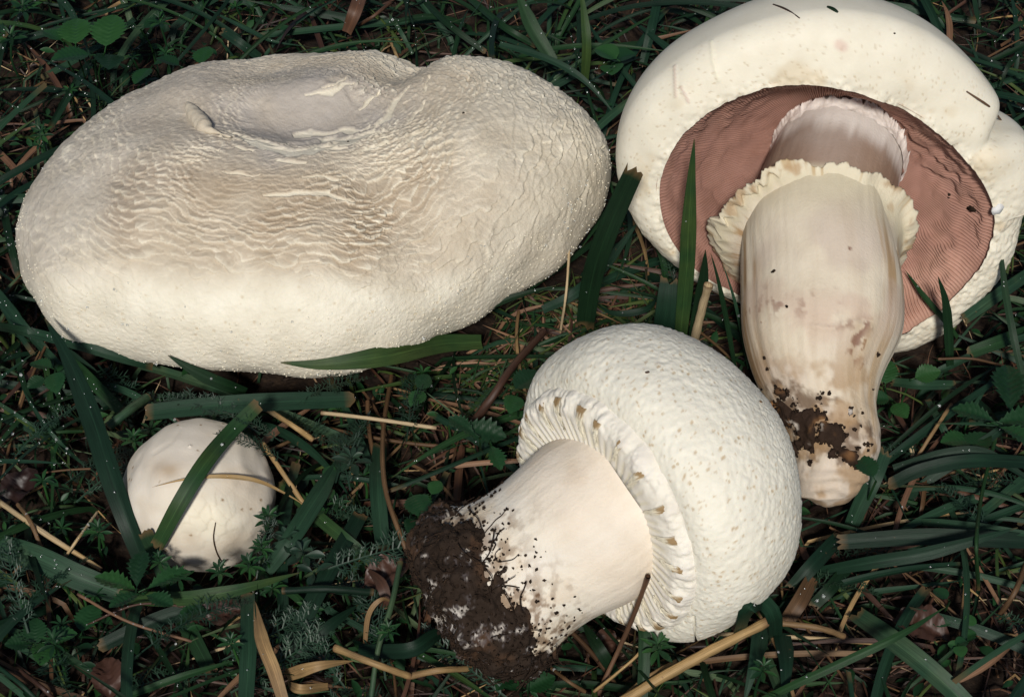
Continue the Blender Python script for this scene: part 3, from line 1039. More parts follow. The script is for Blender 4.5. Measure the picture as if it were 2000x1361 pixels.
    lo = sstep(.25, -.1, fx)
    hs = .0014 * lump * lo + .0005 * lump + .0010 * fbm(S * 160, 22, 3) * lo
    S2 = S + sn * hs[..., None]
    yv = proj(S2)
    cs = np.broadcast_to([.80, .74, .635], S.shape).copy()
    cs = mixc(cs, [.80, .69, .57], sstep(.35, .8, fx) * .7 + 0 * S[..., 0])
    cs = mixc(cs, [.74, .69, .62], sstep(-.1, .5, fbm(S * 38, 23, 2)) * .6)
    bl = fbm(S * 120, 24, 4)
    ochre = sstep(.40, .0, fx + .18 * bl) * sstep(0, .6, fbm(S * 55 + 2, 27, 3) + .25)
    cs = mixc(cs, [.62, .44, .22], ochre * .6)
    sp, _, sid = worley3(S * 420, 28)
    cs = mixc(cs, [.07, .04, .025], sstep(.36, .24, sp) * (sid < sstep(.42, -.05, fx) * .45))
    ta = np.linspace(0, 2 * PI, nst, endpoint=False)[None]
    fib = fbm(np.stack([np.cos(ta) * 14 + 0 * fx, np.sin(ta) * 14 + 0 * fx, fx * 3 + 0 * ta], -1), 94, 4)
    cs = mixc(cs, [.70, .60, .48], sstep(.0, .8, fib) * .2)
    cs = mixc(cs, [.66, .52, .38], sstep(.35, .9, fbm(S * 75, 97, 4)) * .35)
    near_ = (yv - np.array([962, 1112])) @ np.array([-.80, .60]) / 42
    smear = sstep(-3.4, .2, near_ + 1.1 * fbm(S * 140, 98, 4))
    cs = mixc(cs, [.20, .12, .065], smear * sstep(-.2, .5, fbm(S * 420, 99, 4)) * .8)
    S2 = S2 + sn * (.00007 * fib)[..., None]
    stem = part('stem', S2, grid_faces(ns, nst), M_stem, root, cs)
    solid(S2)
    # soil caked on the base: a crust of its own, thick and broken at its edge
    line = np.array([(900, 965), (905, 1030), (960, 1075), (1010, 1125), (1055, 1190), (1095, 1260)], float)
    n1 = fbm(S * 85, 31, 4)
    # signed side of the boundary: to the lower left is soil
    nd = np.array([-.80, .60])
    sidev = (yv - np.array([962, 1112])) @ nd
    m = sidev / 42 + 1.25 * n1 + .6 * fbm(S * 300, 33, 3)
    away = sstep(.25, -.05, fx) * 0 + 1
    on = sstep(-.12, .18, m) * sstep(.33, .2, fx)
    gr = fbm(S * 330, 35, 4)
    Ss = S2 + sn * (on * (.0010 + .0012 * sstep(0, 2.5, m) + .0010 * gr) - (1 - on) * .0014)[..., None]
    cl = np.broadcast_to([.030, .019, .013], S.shape).copy()
    cl = mixc(cl, [.08, .043, .024], sstep(.1, .8, fbm(S * 130, 36, 4)) * .8)
    wn_ = .62 * fbm(S * 250 + 8, 38, 5, .7) + .50 * np.exp(-((yv[..., 0] - 895) / 75) ** 2 - ((yv[..., 1] - 1230) / 45) ** 2) + .35 * np.exp(-((yv[..., 0] - 1080) / 40) ** 2 - ((yv[..., 1] - 1235) / 30) ** 2) + .5 * np.exp(-((yv[..., 0] - 860) / 22) ** 2 - ((yv[..., 1] - 1180) / 40) ** 2)
    cl = mixc(cl, [.70, .66, .62], sstep(.60, .90, wn_) * .8)
    cl = mixc(cl, [.16, .145, .16], sstep(.42, .6, wn_) * (1 - sstep(.62, .74, wn_)) * .4)
    i1 = int(np.searchsorted(xf, .40))
    soil = part('soil_crust', Ss[:i1], grid_faces(i1, nst), M_soilc, stem, cl[:i1])
    # crumbs and fine rootlets on the crust and its edge
    cand = np.argwhere((m > -3.2) & (fx < .5) & ((sn @ FWD) < .1))
    pk = cand[rg.integers(0, len(cand), 4200)]
    prob = np.where(m[pk[:, 0], pk[:, 1]] > 0, .55, np.exp(m[pk[:, 0], pk[:, 1]] * .9) * .6)
    pk = pk[rg.random(len(pk)) < prob]
    base_ = np.where((m > .1)[..., None], Ss, S2)
    Vb, Fb, _ = scatter_blobs(base_[pk[:, 0], pk[:, 1]] + sn[pk[:, 0], pk[:, 1]] * .0001, sn[pk[:, 0], pk[:, 1]], rg.uniform(.00012, .0005, len(pk)) ** 1., rg, jag=1.5)
    part('soil_crumbs', Vb, Fb, M_debris, stem, kind='stuff', smooth=False)
    roots_v, roots_f, nb = [], [], 0
    cand = np.argwhere((m > -1.0) & (m < 1.5) & (fx < .4) & ((sn @ FWD) < 0))
    for k in range(46):
        i, j = cand[rg.integers(0, len(cand))]
        p = S2[i, j] + sn[i, j] * .0012
        pts = [p]
        dv = rg.standard_normal(3)
        for q in range(5):
            dv = dv + rg.standard_normal(3) * .6
            dd = dv - sn[i, j] * (dv @ sn[i, j]) * .8
            pts.append(pts[-1] + dd / np.linalg.norm(dd) * .0022 + sn[i, j] * .0002)
        tg_ = tube_grid(catmull(pts, 14), np.full(14, rg.uniform(.00010, .00024)), 5, rg.standard_normal(3))
        roots_v.append(tg_.reshape(-1, 3))
        roots_f.append(grid_faces(14, 5, base=nb))
        nb += 70
    part('rootlets', np.concatenate(roots_v), np.concatenate(roots_f), M_debris, stem, kind='stuff')
    return G2, nrm


# ================================================================== the button
def build_button():
    ctr = at(390, 968, .014)
    nt, nth = 120, 320
    t = np.linspace(0, 1, nt)[:, None] * PI * .80
    th = np.linspace(0, 2 * PI, nth, endpoint=False)[None]
    r = .0248 * np.sin(t) ** .95
    z = .0250 * np.cos(t)
    x = r * np.cos(th) * 1.0
    y = r * np.sin(th)
    G = ctr + np.stack([x, y, z + 0 * th], -1)
    n = normals(G)
    G = G + n * (.0010 * fbm(G * 32, 4, 2) + .0006 * fbm(G * 110, 14, 2))[..., None]
    n = normals(G)
    pp = proj(G)
    wx = fbm(G * 110, 8, 2)
    q1 = (pp[..., 0] * .8 + pp[..., 1] * .35) / 26 + wx * .5
    q2 = (pp[..., 1] * .7 - pp[..., 0] * .5) / 20 + wx * .5
    f1, f2, ox, cid = worley2(q1, q2, 5)
    zone = np.exp(-((pp[..., 0] - 410) / 75) ** 2 - ((pp[..., 1] - 1015) / 55) ** 2)
    crs = px_dist(pp, [(352, 838), (335, 862), (300, 885)])
    hh = -.0002 * sstep(7, 1, crs) + zone * (ox * .00022 - sstep(.12, .02, f2 - f1) * .00012)
    c = np.broadcast_to([.70, .635, .545], G.shape).copy()
    c = mixc(c, [.80, .735, .58], zone * .9)
    st = np.exp(-((pp[..., 0] - 325) / 40) ** 2 - ((pp[..., 1] - 915) / 22) ** 2) + .8 * np.exp(-((pp[..., 0] - 455) / 22) ** 2 - ((pp[..., 1] - 1050) / 18) ** 2) + .5 * np.exp(-((pp[..., 0] - 375) / 26) ** 2 - ((pp[..., 1] - 1050) / 18) ** 2)
    c = mixc(c, [.42, .32, .22], np.clip(st * (.75 + .5 * wx), 0, 1) * .85)
    c = mixc(c, [.60, .51, .40], sstep(.1, .7, fbm(G * 70, 44, 3)) * .5)
    c = mixc(c, [.62, .52, .38], sstep(.10, .02, f2 - f1) * zone * .35)
    sp, _, sid = worley3(G * 330, 3)
    c = mixc(c, [.30, .20, .11], sstep(.22, .12, sp) * (sid < .22))
    G = G + n * hh[..., None]
    root = thing('button_mushroom', 'small round white button mushroom half sunk in the turf under a grass blade', 'mushroom', (ctr[0], ctr[1], 0))
    part('cap', G, grid_faces(nt, nth), M_cap3, root, c)
    solid(G)
    S = tube_grid(np.linspace(ctr + [0, 0, -.014], ctr + [0, 0, -.026], 6), np.full(6, .013), 24, (0, 1, 0))
    part('stem', S, grid_faces(6, 24), M_stem, root, np.broadcast_to([.7, .63, .5], S.shape))
    return G, n


G_large, N_large = build_large()
G_gilled, N_gilled, O_gills = build_gilled()
G_young, N_young = build_young()
G_button, N_button = build_button()
MUSH = BVHTree.FromPolygons([Vector(v) for v in np.concatenate(BVH_V)], [tuple(f) for f in np.concatenate(BVH_F).tolist()])
_V_CAM = Vector(CAM)


def hit_px(px, py):
    """where the line of sight through a photo pixel meets a mushroom: point, normal"""
    h = MUSH.ray_cast(_V_CAM, Vector(ray(px, py)).normalized())
    return (np.array(h[0]), np.array(h[1])) if h[0] is not None else (None, None)


def clear_of(P, gap=.0012, front=True):
    """True when no point of P lies in a mushroom or (front) hides one from the photograph's side"""
    for p in P:
        v = Vector(p)
        loc, nr, _, dist = MUSH.find_nearest(v, .03)
        if loc is not None and (dist < gap or (v - loc).dot(nr) < 0 and dist < .028):
            return False
        if front:
            d = v - _V_CAM
            L = d.length
            h = MUSH.ray_cast(_V_CAM, d / L)
            if h[0] is not None and h[3] > L:
                return False
    return True

# ================================================================== ground
def soil_z(x, y):
    p = np.stack([np.asarray(x, float), np.asarray(y, float), 0 * np.asarray(x, float)], -1)
    return -.004 + .0035 * fbm(p * 14, 101, 3) + .0012 * fbm(p * 90, 103, 2)


def build_ground():
    u = np.linspace(-1, 1, 181)
    s = np.sign(u) * (np.abs(u) * .42 + np.abs(u) ** 9 * 3.2)
    X, Y = np.meshgrid(s, s + .02, indexing='ij')
    Z = soil_z(X, Y)
    g = link('ground', new_mesh('ground', np.stack([X, Y, Z], -1), grid_faces(181, 181, False), M_soil))
    g['kind'] = 'structure'
    rg = np.random.default_rng(77)
    n = 2600
    x, y = rg.uniform(-.30, .34, n), rg.uniform(-.28, .36, n)
    P = np.stack([x, y, soil_z(x, y)], -1)
    V, F, _ = scatter_blobs(P, np.tile([0, 0, 1.], (n, 1)), rg.uniform(.0006, .0024, n) * rg.random(n), rg, jag=.9)
    o = link('soil_crumbs', new_mesh('soil_crumbs', V, F, M_soil, smooth=False))
    tag(o, 'dark loose crumbs of soil between the grass', 'soil', kind='stuff')


build_ground()

# ================================================================== blades
N0 = np.array([0, -.55, .83])


def ribbon(P, W, fold=.25, roll=0., ref=N0, nw=5, twist=0., torn=None, rg=None):
    """thin leaf blade along P (n,3) with widths W (n,), creased along the middle. -> V,F,uv"""
    n = len(P)
    T = np.gradient(P, axis=0)
    T /= np.linalg.norm(T, axis=1, keepdims=True) + 1e-12
    S = np.cross(T, ref)
    ln = np.linalg.norm(S, axis=1, keepdims=True)
    S = np.where(ln > .05, S / (ln + 1e-9), np.cross(T, [1., .2, 0]))
    S /= np.linalg.norm(S, axis=1, keepdims=True)
    B = np.cross(S, T)
    a = roll + twist * np.linspace(0, 1, n)
    S, B = S * np.cos(a)[:, None] + B * np.sin(a)[:, None], B * np.cos(a)[:, None] - S * np.sin(a)[:, None]
    u = np.linspace(-1, 1, nw)
    V = P[:, None] + S[:, None] * (u[None, :, None] * W[:, None, None] * .5) + B[:, None] * (np.abs(u)[None, :, None] * W[:, None, None] * .5 * fold)
    if torn is not None and rg is not None:
        for end in ((-1,) if torn == 1 else (0, -1)):
            V[end] += T[end] * (rg.uniform(-1.0, .8, nw) * W[end] * .28)[:, None]
    L = np.concatenate([[0], np.cumsum(np.linalg.norm(np.diff(P, axis=0), axis=1))])
    uv = np.stack(np.broadcast_arrays((u * .5 + .5)[None], (L / .02)[:, None]), -1)
    return V.reshape(-1, 3), grid_faces(n, nw, False), uv.reshape(-1, 2)


def pointed(n, tip=.4, base=.75):
    s = np.linspace(0, 1, n)
    return np.clip(np.minimum(1, base + (1 - base) * s / .3), 0, 1) * np.clip((1 - s) / tip, 0.02, 1) ** .75


def blunt(n):
    s = np.linspace(0, 1, n)
    return .86 + .14 * np.sin(s * PI)


def col_ends(n, nw, head=0., tail=0.):
    s = np.linspace(0, 1, n)
    g = np.maximum(head * sstep(.035, .0, s), tail * sstep(.955, 1.0, s))
    c = np.zeros((n, nw, 3))
    c[..., 1] = g[:, None]
    return c.reshape(-1, 3)


MM = .001
# raster of the deliberately placed plants so that the filler does not bury them
KW, KH = 500, 341
KEYMAP = np.full((KH, KW), np.inf)


def mark(P, rad_px):
    q = proj(P)
    d = np.linalg.norm(P - CAM, axis=-1)
    for (x, y), dd in zip(q, d):
        r = max(1, int(rad_px / 4))
        x0, y0 = int(x / 4), int(y / 4)
        if -5 < x0 < KW + 5 and -5 < y0 < KH + 5:
            sl = np.s_[max(0, y0 - r):max(0, y0 + r + 1), max(0, x0 - r):max(0, x0 + r + 1)]
            KEYMAP[sl] = np.minimum(KEYMAP[sl], dd)


def covers_key(P):
    q = proj(P) / 4
    d = np.linalg.norm(P - CAM, axis=-1)
    k = 0
    for (x, y), dd in zip(q, d):
        if 0 <= x < KW and 0 <= y < KH and KEYMAP[int(y), int(x)] > dd + .001 and np.isfinite(KEYMAP[int(y), int(x)]):
            k += 1
    return k


def pts_of(spec):
    """(px, py, height in mm); a negative height means that many mm in front of the mushroom skin behind that pixel"""
    out = []
    for px, py, h in spec:
        if isinstance(h, str):                # standing in the upright plane at that distance
            v = ray(px, py)
            out.append(CAM + v * ((float(h) - CAM[1]) / v[1]))
        elif h < 0:
            p, nr = hit_px(px, py)
            if p is None:
                out.append(at(px, py, .02))
            else:
                out.append(p + (-h * MM) * (CAM - p) / np.linalg.norm(CAM - p))
        else:
            out.append(at(px, py, h * MM))
    return np.array(out)


PLACES = [((390, 780), 'between the large cap and the button'), ((180, 960), 'left of the button'), ((330, 1230), 'below the button'), ((620, 1000), 'right of the button'),
          ((850, 830), 'left of the globe cap'), ((700, 1280), 'beside the soil caked stem base'), ((1130, 1310), 'below the pale lying stem'), ((1400, 1330), 'below the globe cap'),
          ((1150, 600), 'between the three big caps'), ((1300, 600), 'behind the globe cap'), ((1660, 1130), 'right of the globe cap'), ((1800, 820), 'right of the thick leaning stem'),
          ((1900, 640), 'below the rim of the gilled cap'), ((1850, 1260), 'by the bare soil'), ((1930, 1010), 'among the long level blades'), ((1940, 100), 'behind the gilled cap'),
          ((1200, 120), 'behind the two big caps'), ((800, 50), 'behind the large cap'), ((450, 50), 'behind the large cap hollow'), ((120, 120), 'near the clump of rounded leaves'),
          ((40, 350), 'beside the left side of the large cap'), ((60, 700), 'near the little dewy herb'), ((80, 1200), 'near the dark serrated herb'), ((520, 1250), 'near the broad pinkish straw')]


def near(p):
    q = proj(p)
    return min(PLACES, key=lambda s: math.hypot(q[0] - s[0][0], q[1] - s[0][1]))[1]


MATS = {'g': M_grass, 'b': M_bluegrass, 's': M_straw, 'w': M_brown}
KIND = {'g': ('grass_sprig', 'grass'), 'b': ('grass_sprig', 'grass'), 's': ('straw', 'straw'), 'w': ('withered_stalk', 'dry grass')}
_rk = np.random.default_rng(31)
BLADE_TOPS = []


def key_blade(mat, shape, spec, wpx, label, name=None, fold=None, roll=None, twist=0., cat=None, group=None, torn=None):
    P = catmull(pts_of(spec), 22)
    depth = np.linalg.norm(P.mean(0) - CAM)
    w = wpx * depth / KPX
    n, nw = 22, 7
    fold = _rk.uniform(.12, .35) if fold is None else fold
    roll = _rk.uniform(-.25, .25) if roll is None else roll
    nm, ct = KIND[mat]
    loc = P[-1] if P[-1][2] < P[0][2] else P[0]
    if shape == 't':                      # round hollow stalk
        R = np.full(n, w / 2) * (1 + .10 * _rk.standard_normal(n).cumsum() * .15)
        R[:2] *= 1.06
        G = tube_grid(P, R, 10, (.2, .3, 1))
        G = G + (.06 * w) * fbm(G / max(w, .0005) * .8, 3, 2)[..., None] * normals(G)
        V, F = G.reshape(-1, 3), grid_faces(n, 10)
        uv = np.stack(np.broadcast_arrays(np.linspace(0, 2, 10)[None], np.linspace(0, 4, n)[:, None]), -1).reshape(-1, 2)
        c = col_ends(n, 10, .8, .8)
        nm = 'straw' if mat in 'sw' else 'grass_stalk'
        ct = 'straw' if mat in 'sw' else 'grass stalk'
    else:
        prof = {'p': pointed(n), 'P': pointed(n, .75, .9), 'c': blunt(n), 'r': pointed(n)[::-1], 'd': pointed(n, .5) * pointed(n, .5)[::-1]}[shape]
        V, F, uv = ribbon(P, w * prof, fold, roll, nw=nw, twist=twist, torn=2 if shape == 'c' else torn, rg=_rk)
        c = col_ends(n, nw, *({'p': (0, .5), 'P': (0, .3), 'c': (.9, .9), 'r': (.5, 0), 'd': (.4, .4)}[shape]))
    c[:, 0] += (.45 if ('yellow' in label or 'ochre' in label) else .22) if mat == 's' else 0
    me = new_mesh(nm, V - loc, F, MATS[mat], c, uv)
    o = link(name or nm, me, loc=loc)
    tag(o, label, cat or ct, group)
    mark(catmull(P, 60), wpx * .5)
    BLADE_TOPS.append((P, w))
    return o


KEYS = [
    ('b', 'r', [(88, 622, 42), (128, 690, 40), (175, 800, 34), (215, 920, 28), (250, 1020, 20), (280, 1098, 8)], 43, 'broad blue green grass blade running from the large cap down past the button'),
    ('b', 'c', [(-30, 634, 36), (60, 650, -4), (160, 676, -4), (240, 700, -4), (300, 716, 16)], 20, 'narrow grass blade lying level across the lower left margin of the large cap'),
    ('b', 'c', [(283, 806, 22), (400, 794, 24), (520, 786, 24), (690, 780, 18)], 38, 'broad level blue green blade with ragged torn end above the button'),
    ('g', 'c', [(505, 790, 42), (450, 845, -7), (400, 905, -6), (350, 985, -6), (306, 1068, -7)], 32, 'dark green grass blade lying diagonally across the top of the button'),
    ('s', 'd', [(297, 951, -4), (360, 936, -3.5), (430, 930, -3.5), (500, 938, -4), (560, 965, 20), (600, 990, 14)], 10, 'thin bent yellowing stalk arched across the button'),
    ('g', 'c', [(283, 1036, 24), (312, 1100, 14), (350, 1190, 10), (385, 1260, 8), (412, 1312, 6)], 32, 'grass blade tucked under the lower left edge of the button'),
    ('b', 'c', [(-40, 1055, 16), (60, 1085, 20), (150, 1125, 18), (240, 1160, 12)], 48, 'very broad dark blade at the turf edge below the straw heap left of the button'),
    ('g', 'p', [(200, 1160, 10), (330, 1170, 18), (450, 1155, 22), (585, 1118, 18)], 28, 'grass blade with tan edge lying level below the button'),
    ('b', 'c', [(195, 1262, 8), (300, 1213, 12), (400, 1180, 14), (470, 1150, 10)], 30, 'blue green blade slanting under the level tan edged blade'),
    ('b', 'c', [(484, 1158, 18), (486, 1250, 22), (480, 1385, 18)], 34, 'upright flat blade with pale stripes beside the broad pinkish straw'),
    ('s', 'r', [(497, 1172, 20), (512, 1250, 24), (535, 1310, 22), (560, 1390, 16)], 26, 'broad pinkish dry straw tapering upward beside the striped blade'),
    ('b', 'p', [(520, 1115, 14), (565, 1055, 22), (620, 970, 22), (668, 888, 16)], 36, 'blue green blade slanting up right of the button'),
    ('g', 'c', [(548, 940, 12), (620, 1008, 16), (680, 1058, 16), (730, 1100, 10)], 26, 'yellow edged grass blade crossing behind the slanting blue green blade'),
    ('b', 't', [(552, 1153, 20), (640, 1150, 22), (728, 1156, 18)], 14, 'short level rounded blue green stalk left of the soil caked stem base'),
    ('b', 't', [(782, 1098, 26), (765, 1180, 26), (738, 1270, 20), (722, 1385, 10)], 11, 'curved slim blue green stalk beside the soil caked stem base'),
    ('b', 'c', [(706, 1002, 14), (650, 1100, 18), (600, 1195, 16), (550, 1290, 10)], 34, 'broad blade running down from the striped pair toward the pinkish straw'),
    ('b', 'c', [(742, 870, 14), (737, 950, 20), (748, 1075, 14)], 32, 'pale striped upright blade behind the brown bent straw'),
    ('s', 't', [(764, 735, 10), (748, 850, 20), (752, 950, 24), (780, 1040, 22), (810, 1112, 14)], 9, 'long brown bent straw leading down to the soil caked stem base'),
    ('s', 't', [(628, 806, 18), (730, 818, 22), (852, 836, 18)], 8, 'level tan straw in the gap between the button and the globe cap'),
    ('w', 't', [(1062, 648, 18), (1000, 718, 26), (962, 775, 24), (918, 832, 12)], 14, 'thick frayed brown stalk leaning toward the globe cap'),
    ('g', 'r', [(548, 708, -2), (620, 712, -3), (700, 704, -4), (780, 690, -5), (860, 672, 20), (940, 668, 12)], 40, 'wide folded dull green blade along the lower margin of the large cap'),
    ('g', 'r', [(328, 694, -3), (390, 730, 26), (440, 752, 20), (480, 766, 12)], 24, 'short pointed blade poking over the lower margin of the large cap'),
    ('g', 'p', [(880, 640, 8), (940, 606, 22), (1010, 578, 26), (1086, 558, 26)], 15, 'slim blade along the lower right margin of the large cap'),
    ('g', 'c', [(1240, 332, '.008'), (1212, 392, '.007'), (1180, 468, '.005'), (1155, 550, '.004'), (1142, 640, '.003')], 42, 'broad torn topped blade standing between the large cap and the gilled cap'),
    ('g', 'r', [(1356, 272, '.011'), (1350, 350, '.0095'), (1345, 440, '.008'), (1340, 540, '.006'), (1326, 690, '.003')], 31, 'tall pointed green blade standing in front of the pink gills'),
    ('g', 'r', [(1378, 488, '.009'), (1372, 560, '.007'), (1350, 690, '.003')], 25, 'short stiff blade beside the hollow yellow straw stub'),
    ('s', 't', [(1384, 556, '.005'), (1372, 600, '.004'), (1350, 690, '.001')], 17, 'hollow yellow straw stub with notched top behind the globe cap'),
    ('g', 'r', [(1388, 494, '.007'), (1402, 545, '.005'), (1418, 620, '.003'), (1436, 720, '0')], 10, 'slender blade bent at its top beside the straw stub'),
    ('b', 'r', [(1412, 515, '.007'), (1438, 600, '.003'), (1462, 720, '-.002')], 7, 'thin blue green blade against the left side of the thick leaning stem'),
    ('g', 'r', [(1256, 440, 20), (1282, 476, 26), (1298, 530, 18), (1290, 590, 2)], 13, 'small curling blade under the left rim of the gilled cap'),
    ('b', 'c', [(1308, 548, '.010'), (1302, 600, '.006'), (1290, 690, '.003')], 42, 'flat dull brown flecked blade just behind the top of the globe cap'),
    ('s', 't', [(1112, 486, 30), (1106, 570, 24), (1094, 650, 8)], 5, 'thin upright straw under the right end of the large cap'),
    ('b', 'd', [(1160, 590, 8), (1200, 612, 12), (1262, 604, 14), (1290, 570, 10)], 14, 'bowed dark blade in the gap between the three caps'),
    ('b', 'p', [(1060, 605, 10), (1120, 575, 16), (1180, 520, 18), (1248, 432, 26)], 22, 'pointed blade reaching from under the large cap toward the gilled cap'),
    ('g', 'r', [(1832, 540, '.010'), (1848, 600, '.008'), (1856, 720, '.004')], 18, 'pointed dark blade standing at the split lower rim of the gilled cap'),
    ('g', 'r', [(1768, 528, -4), (1805, 580, -5), (1846, 628, 18), (1870, 660, 10)], 13, 'narrow blade crossing the gills near the split lower rim'),
    ('g', 'r', [(1950, 440, 46), (1962, 560, 34), (1980, 660, 24), (2005, 770, 8)], 14, 'long narrow blade standing right of the gilled cap'),
    ('b', 'c', [(2030, 520, 10), (1950, 575, 18), (1880, 625, 16)], 24, 'blade coming in beside the outer right rim of the gilled cap'),
    ('g', 'c', [(2030, 640, 8), (1960, 665, 14), (1890, 690, 12)], 26, 'blade lying below the right rim of the gilled cap'),
    ('b', 'c', [(1738, 946, 14), (1800, 918, 20), (1900, 900, 22), (2030, 904, 14)], 27, 'broad blade curving right from the base of the thick leaning stem'),
    ('b', 'p', [(1745, 915, 12), (1850, 886, 20), (1930, 888, 20), (2030, 950, 10)], 21, 'second blade arching just above the broad curving one'),
    ('b', 'c', [(1728, 882, 26), (1705, 935, 22), (1680, 985, 14), (1660, 1030, 6)], 34, 'greyish blade with torn top beside the round leaf at the stem base'),
    ('b', 'c', [(1638, 1058, 18), (1800, 1048, 20), (1920, 1052, 20), (2040, 1058, 16)], 32, 'long level blade crossed by another blade in the straw right of the globe cap'),
    ('b', 'r', [(1988, 1030, 30), (1900, 1056, 30), (1800, 1082, 26), (1700, 1098, 20), (1590, 1118, 8)], 26, 'long blade lying across the level one right of the globe cap'),
    ('g', 'r', [(1848, 1184, 26), (1760, 1238, 30), (1660, 1286, 26), (1560, 1332, 18), (1470, 1375, 6)], 17, 'long slender pointed blade reaching up over the brown straw litter'),
    ('b', 'c', [(1672, 1200, 12), (1750, 1256, 18), (1840, 1330, 16), (1910, 1400, 10)], 40, 'broad dark blade running under the long slender pointed blade'),
    ('b', 'c', [(1514, 1250, 6), (1512, 1205, 30), (1492, 1176, 36), (1462, 1186, -4), (1440, 1240, -3)], 32, 'curled blade looped over the lower right edge of the globe cap'),
    ('s', 't', [(1497, 1214, 26), (1400, 1264, 24), (1300, 1318, 20), (1190, 1385, 14)], 19, 'thick yellow straw slanting below the globe cap'),
    ('s', 't', [(1520, 1216, 20), (1600, 1226, 20), (1648, 1242, 14)], 12, 'short ochre straw joined end to end with the thick yellow one'),
    ('w', 't', [(1266, 1125, -4), (1242, 1190, -7), (1212, 1260, 22), (1168, 1355, 6)], 10, 'brown stalk leaning on the toothed veil'),
    ('s', 't', [(1253, 1238, 22), (1250, 1272, 22), (1210, 1310, 18), (1160, 1350, 10)], 6, 'kinked pale straw below the toothed veil'),
    ('g', 'c', [(1180, 1192, 16), (1250, 1215, 26), (1258, 1280, 22), (1252, 1385, 12)], 24, 'dark blade bent down beside the kinked pale straw'),
    ('g', 'p', [(1205, 1320, 8), (1172, 1270, 18), (1136, 1212, 16)], 24, 'glossy bright green blade below the pale stem of the lying mushroom'),
    ('b', 'P', [(1488, 1220, 12), (1474, 1290, 16), (1452, 1375, 10)], 36, 'flat blade under the thick yellow straw, left of a matching wider blade'),
    ('b', 'P', [(1526, 1235, 10), (1534, 1300, 14), (1530, 1385, 10)], 40, 'flat wide blade under the ochre straw, pointing down'),
    ('b', 'c', [(1636, 1050, 12), (1590, 1100, 16), (1545, 1150, 10)], 30, 'short blade leaning against the right side of the globe cap'),
    ('g', 'c', [(1655, 1108, 10), (1620, 1150, 12), (1588, 1182, 8)], 26, 'short dark blade beside the frayed cut grass stub'),
    ('s', 'c', [(1585, 1130, 12), (1560, 1175, 14), (1530, 1220, 8)], 32, 'frayed grey cut grass stub at the right foot of the globe cap'),
    ('s', 't', [(2010, 1085, 14), (1985, 1150, 18), (1950, 1205, 8)], 10, 'reddish brown stalk standing above bare soil'),
    ('g', 't', [(1946, 848, 16), (1918, 963, 20), (1907, 1060, 32), (1911, 1150, 8)], 8, 'slim upright stalk crossing over the level blades'),
    ('s', 't', [(1858, 790, 16), (1825, 840, 18), (1788, 898, 12)], 8, 'straight tan straw slanting between green leaves right of the thick stem'),
    ('s', 't', [(1833, 701, 18), (1901, 701, 20), (1980, 720, 12)], 5, 'thin pale straw lying level right of the split rim'),
    ('b', 'c', [(1742, 746, 14), (1800, 752, 18), (1865, 752, 12)], 20, 'short pale flecked blade lying level right of the thick stem'),
    ('b', 'c', [(1812, 782, 12), (1838, 830, 16), (1862, 880, 10)], 14, 'narrow blade crossing behind the straight tan straw'),
    ('g', 'p', [(1722, 890, 10), (1836, 790, 18), (1890, 750, 18), (1950, 712, 12)], 9, 'thin curved blade sweeping up from the base of the thick stem'),
    ('s', 't', [(1778, 860, 12), (1786, 915, 8)], 9, 'short pale straw stub beside the straight tan straw'),
    ('g', 'r', [(1134, -30, 60), (1145, 80, 44), (1141, 170, 22)], 19, 'upright blade behind the right end of the large cap'),
    ('g', 'r', [(1008, -20, 40), (1040, 55, 30), (1080, 120, 20)], 28, 'broad blade leaning down to the back edge of the large cap'),
    ('b', 'p', [(976, 86, 34), (1075, 118, 34), (1142, 158, 30), (1200, 222, 20)], 14, 'long blade hugging the back right edge of the large cap'),
    ('g', 'c', [(820, -8, 14), (872, 45, 20), (948, 102, 14)], 12, 'narrow blade slanting down behind the large cap'),
    ('g', 'c', [(910, -8, 14), (985, 54, 20), (1046, 90, 14)], 14, 'blade slanting beside the broad leaning one behind the large cap'),
    ('b', 'r', [(758, 25, 16), (782, 62, 18), (806, 106, 10)], 8, 'short thin blade behind the notch of the large cap'),
    ('b', 'd', [(396, 14, 12), (490, 62, 18), (535, 82, 18), (604, 92, 12)], 11, 'thin bowed blade behind the upper left of the large cap'),
    ('b', 'c', [(434, 62, 22), (470, 86, 20), (510, 115, 12)], 18, 'cut blade with pale blunt tip behind the large cap'),
    ('w', 'r', [(712, -30, 22), (695, 20, 22), (678, 64, 12)], 26, 'tan withered grass sheath behind the large cap'),
    ('w', 't', [(762, 6, 16), (730, 32, 18), (700, 50, 10)], 7, 'brown stalk beside the withered sheath'),
    ('g', 'p', [(1900, -20, 18), (1910, 37, 22), (1921, 62, 14)], 9, 'thin yellow tipped blade behind the gilled cap'),
    ('g', 'd', [(2015, 80, 26), (1968, 132, 24), (1950, 190, 12)], 10, 'thin blade bending behind the right edge of the gilled cap'),
    ('b', 'c', [(1290, -20, 26), (1272, 60, 20), (1255, 130, 8)], 18, 'dewy blade between the backs of the two big caps'),
    ('b', 'p', [(-30, 545, 16), (40, 630, 22), (95, 680, 14)], 24, 'dewy blade left of the large cap margin'),
    ('g', 'c', [(140, 705, 10), (190, 755, 14), (240, 805, 10)], 24, 'green blade passing under the pale hollow stub'),
    ('b', 't', [(210, 834, 24), (248, 804, 26), (288, 776, 22)], 18, 'short pale green hollow stub beside the ragged level blade'),
    ('b', 'p', [(155, 900, 8), (100, 845, 20), (45, 765, 16)], 7, 'thin dewy blade slanting through the dark turf left of the button'),
    ('b', 'p', [(-15, 780, 12), (40, 815, 18), (90, 850, 10)], 8, 'second thin dewy blade left of the button'),
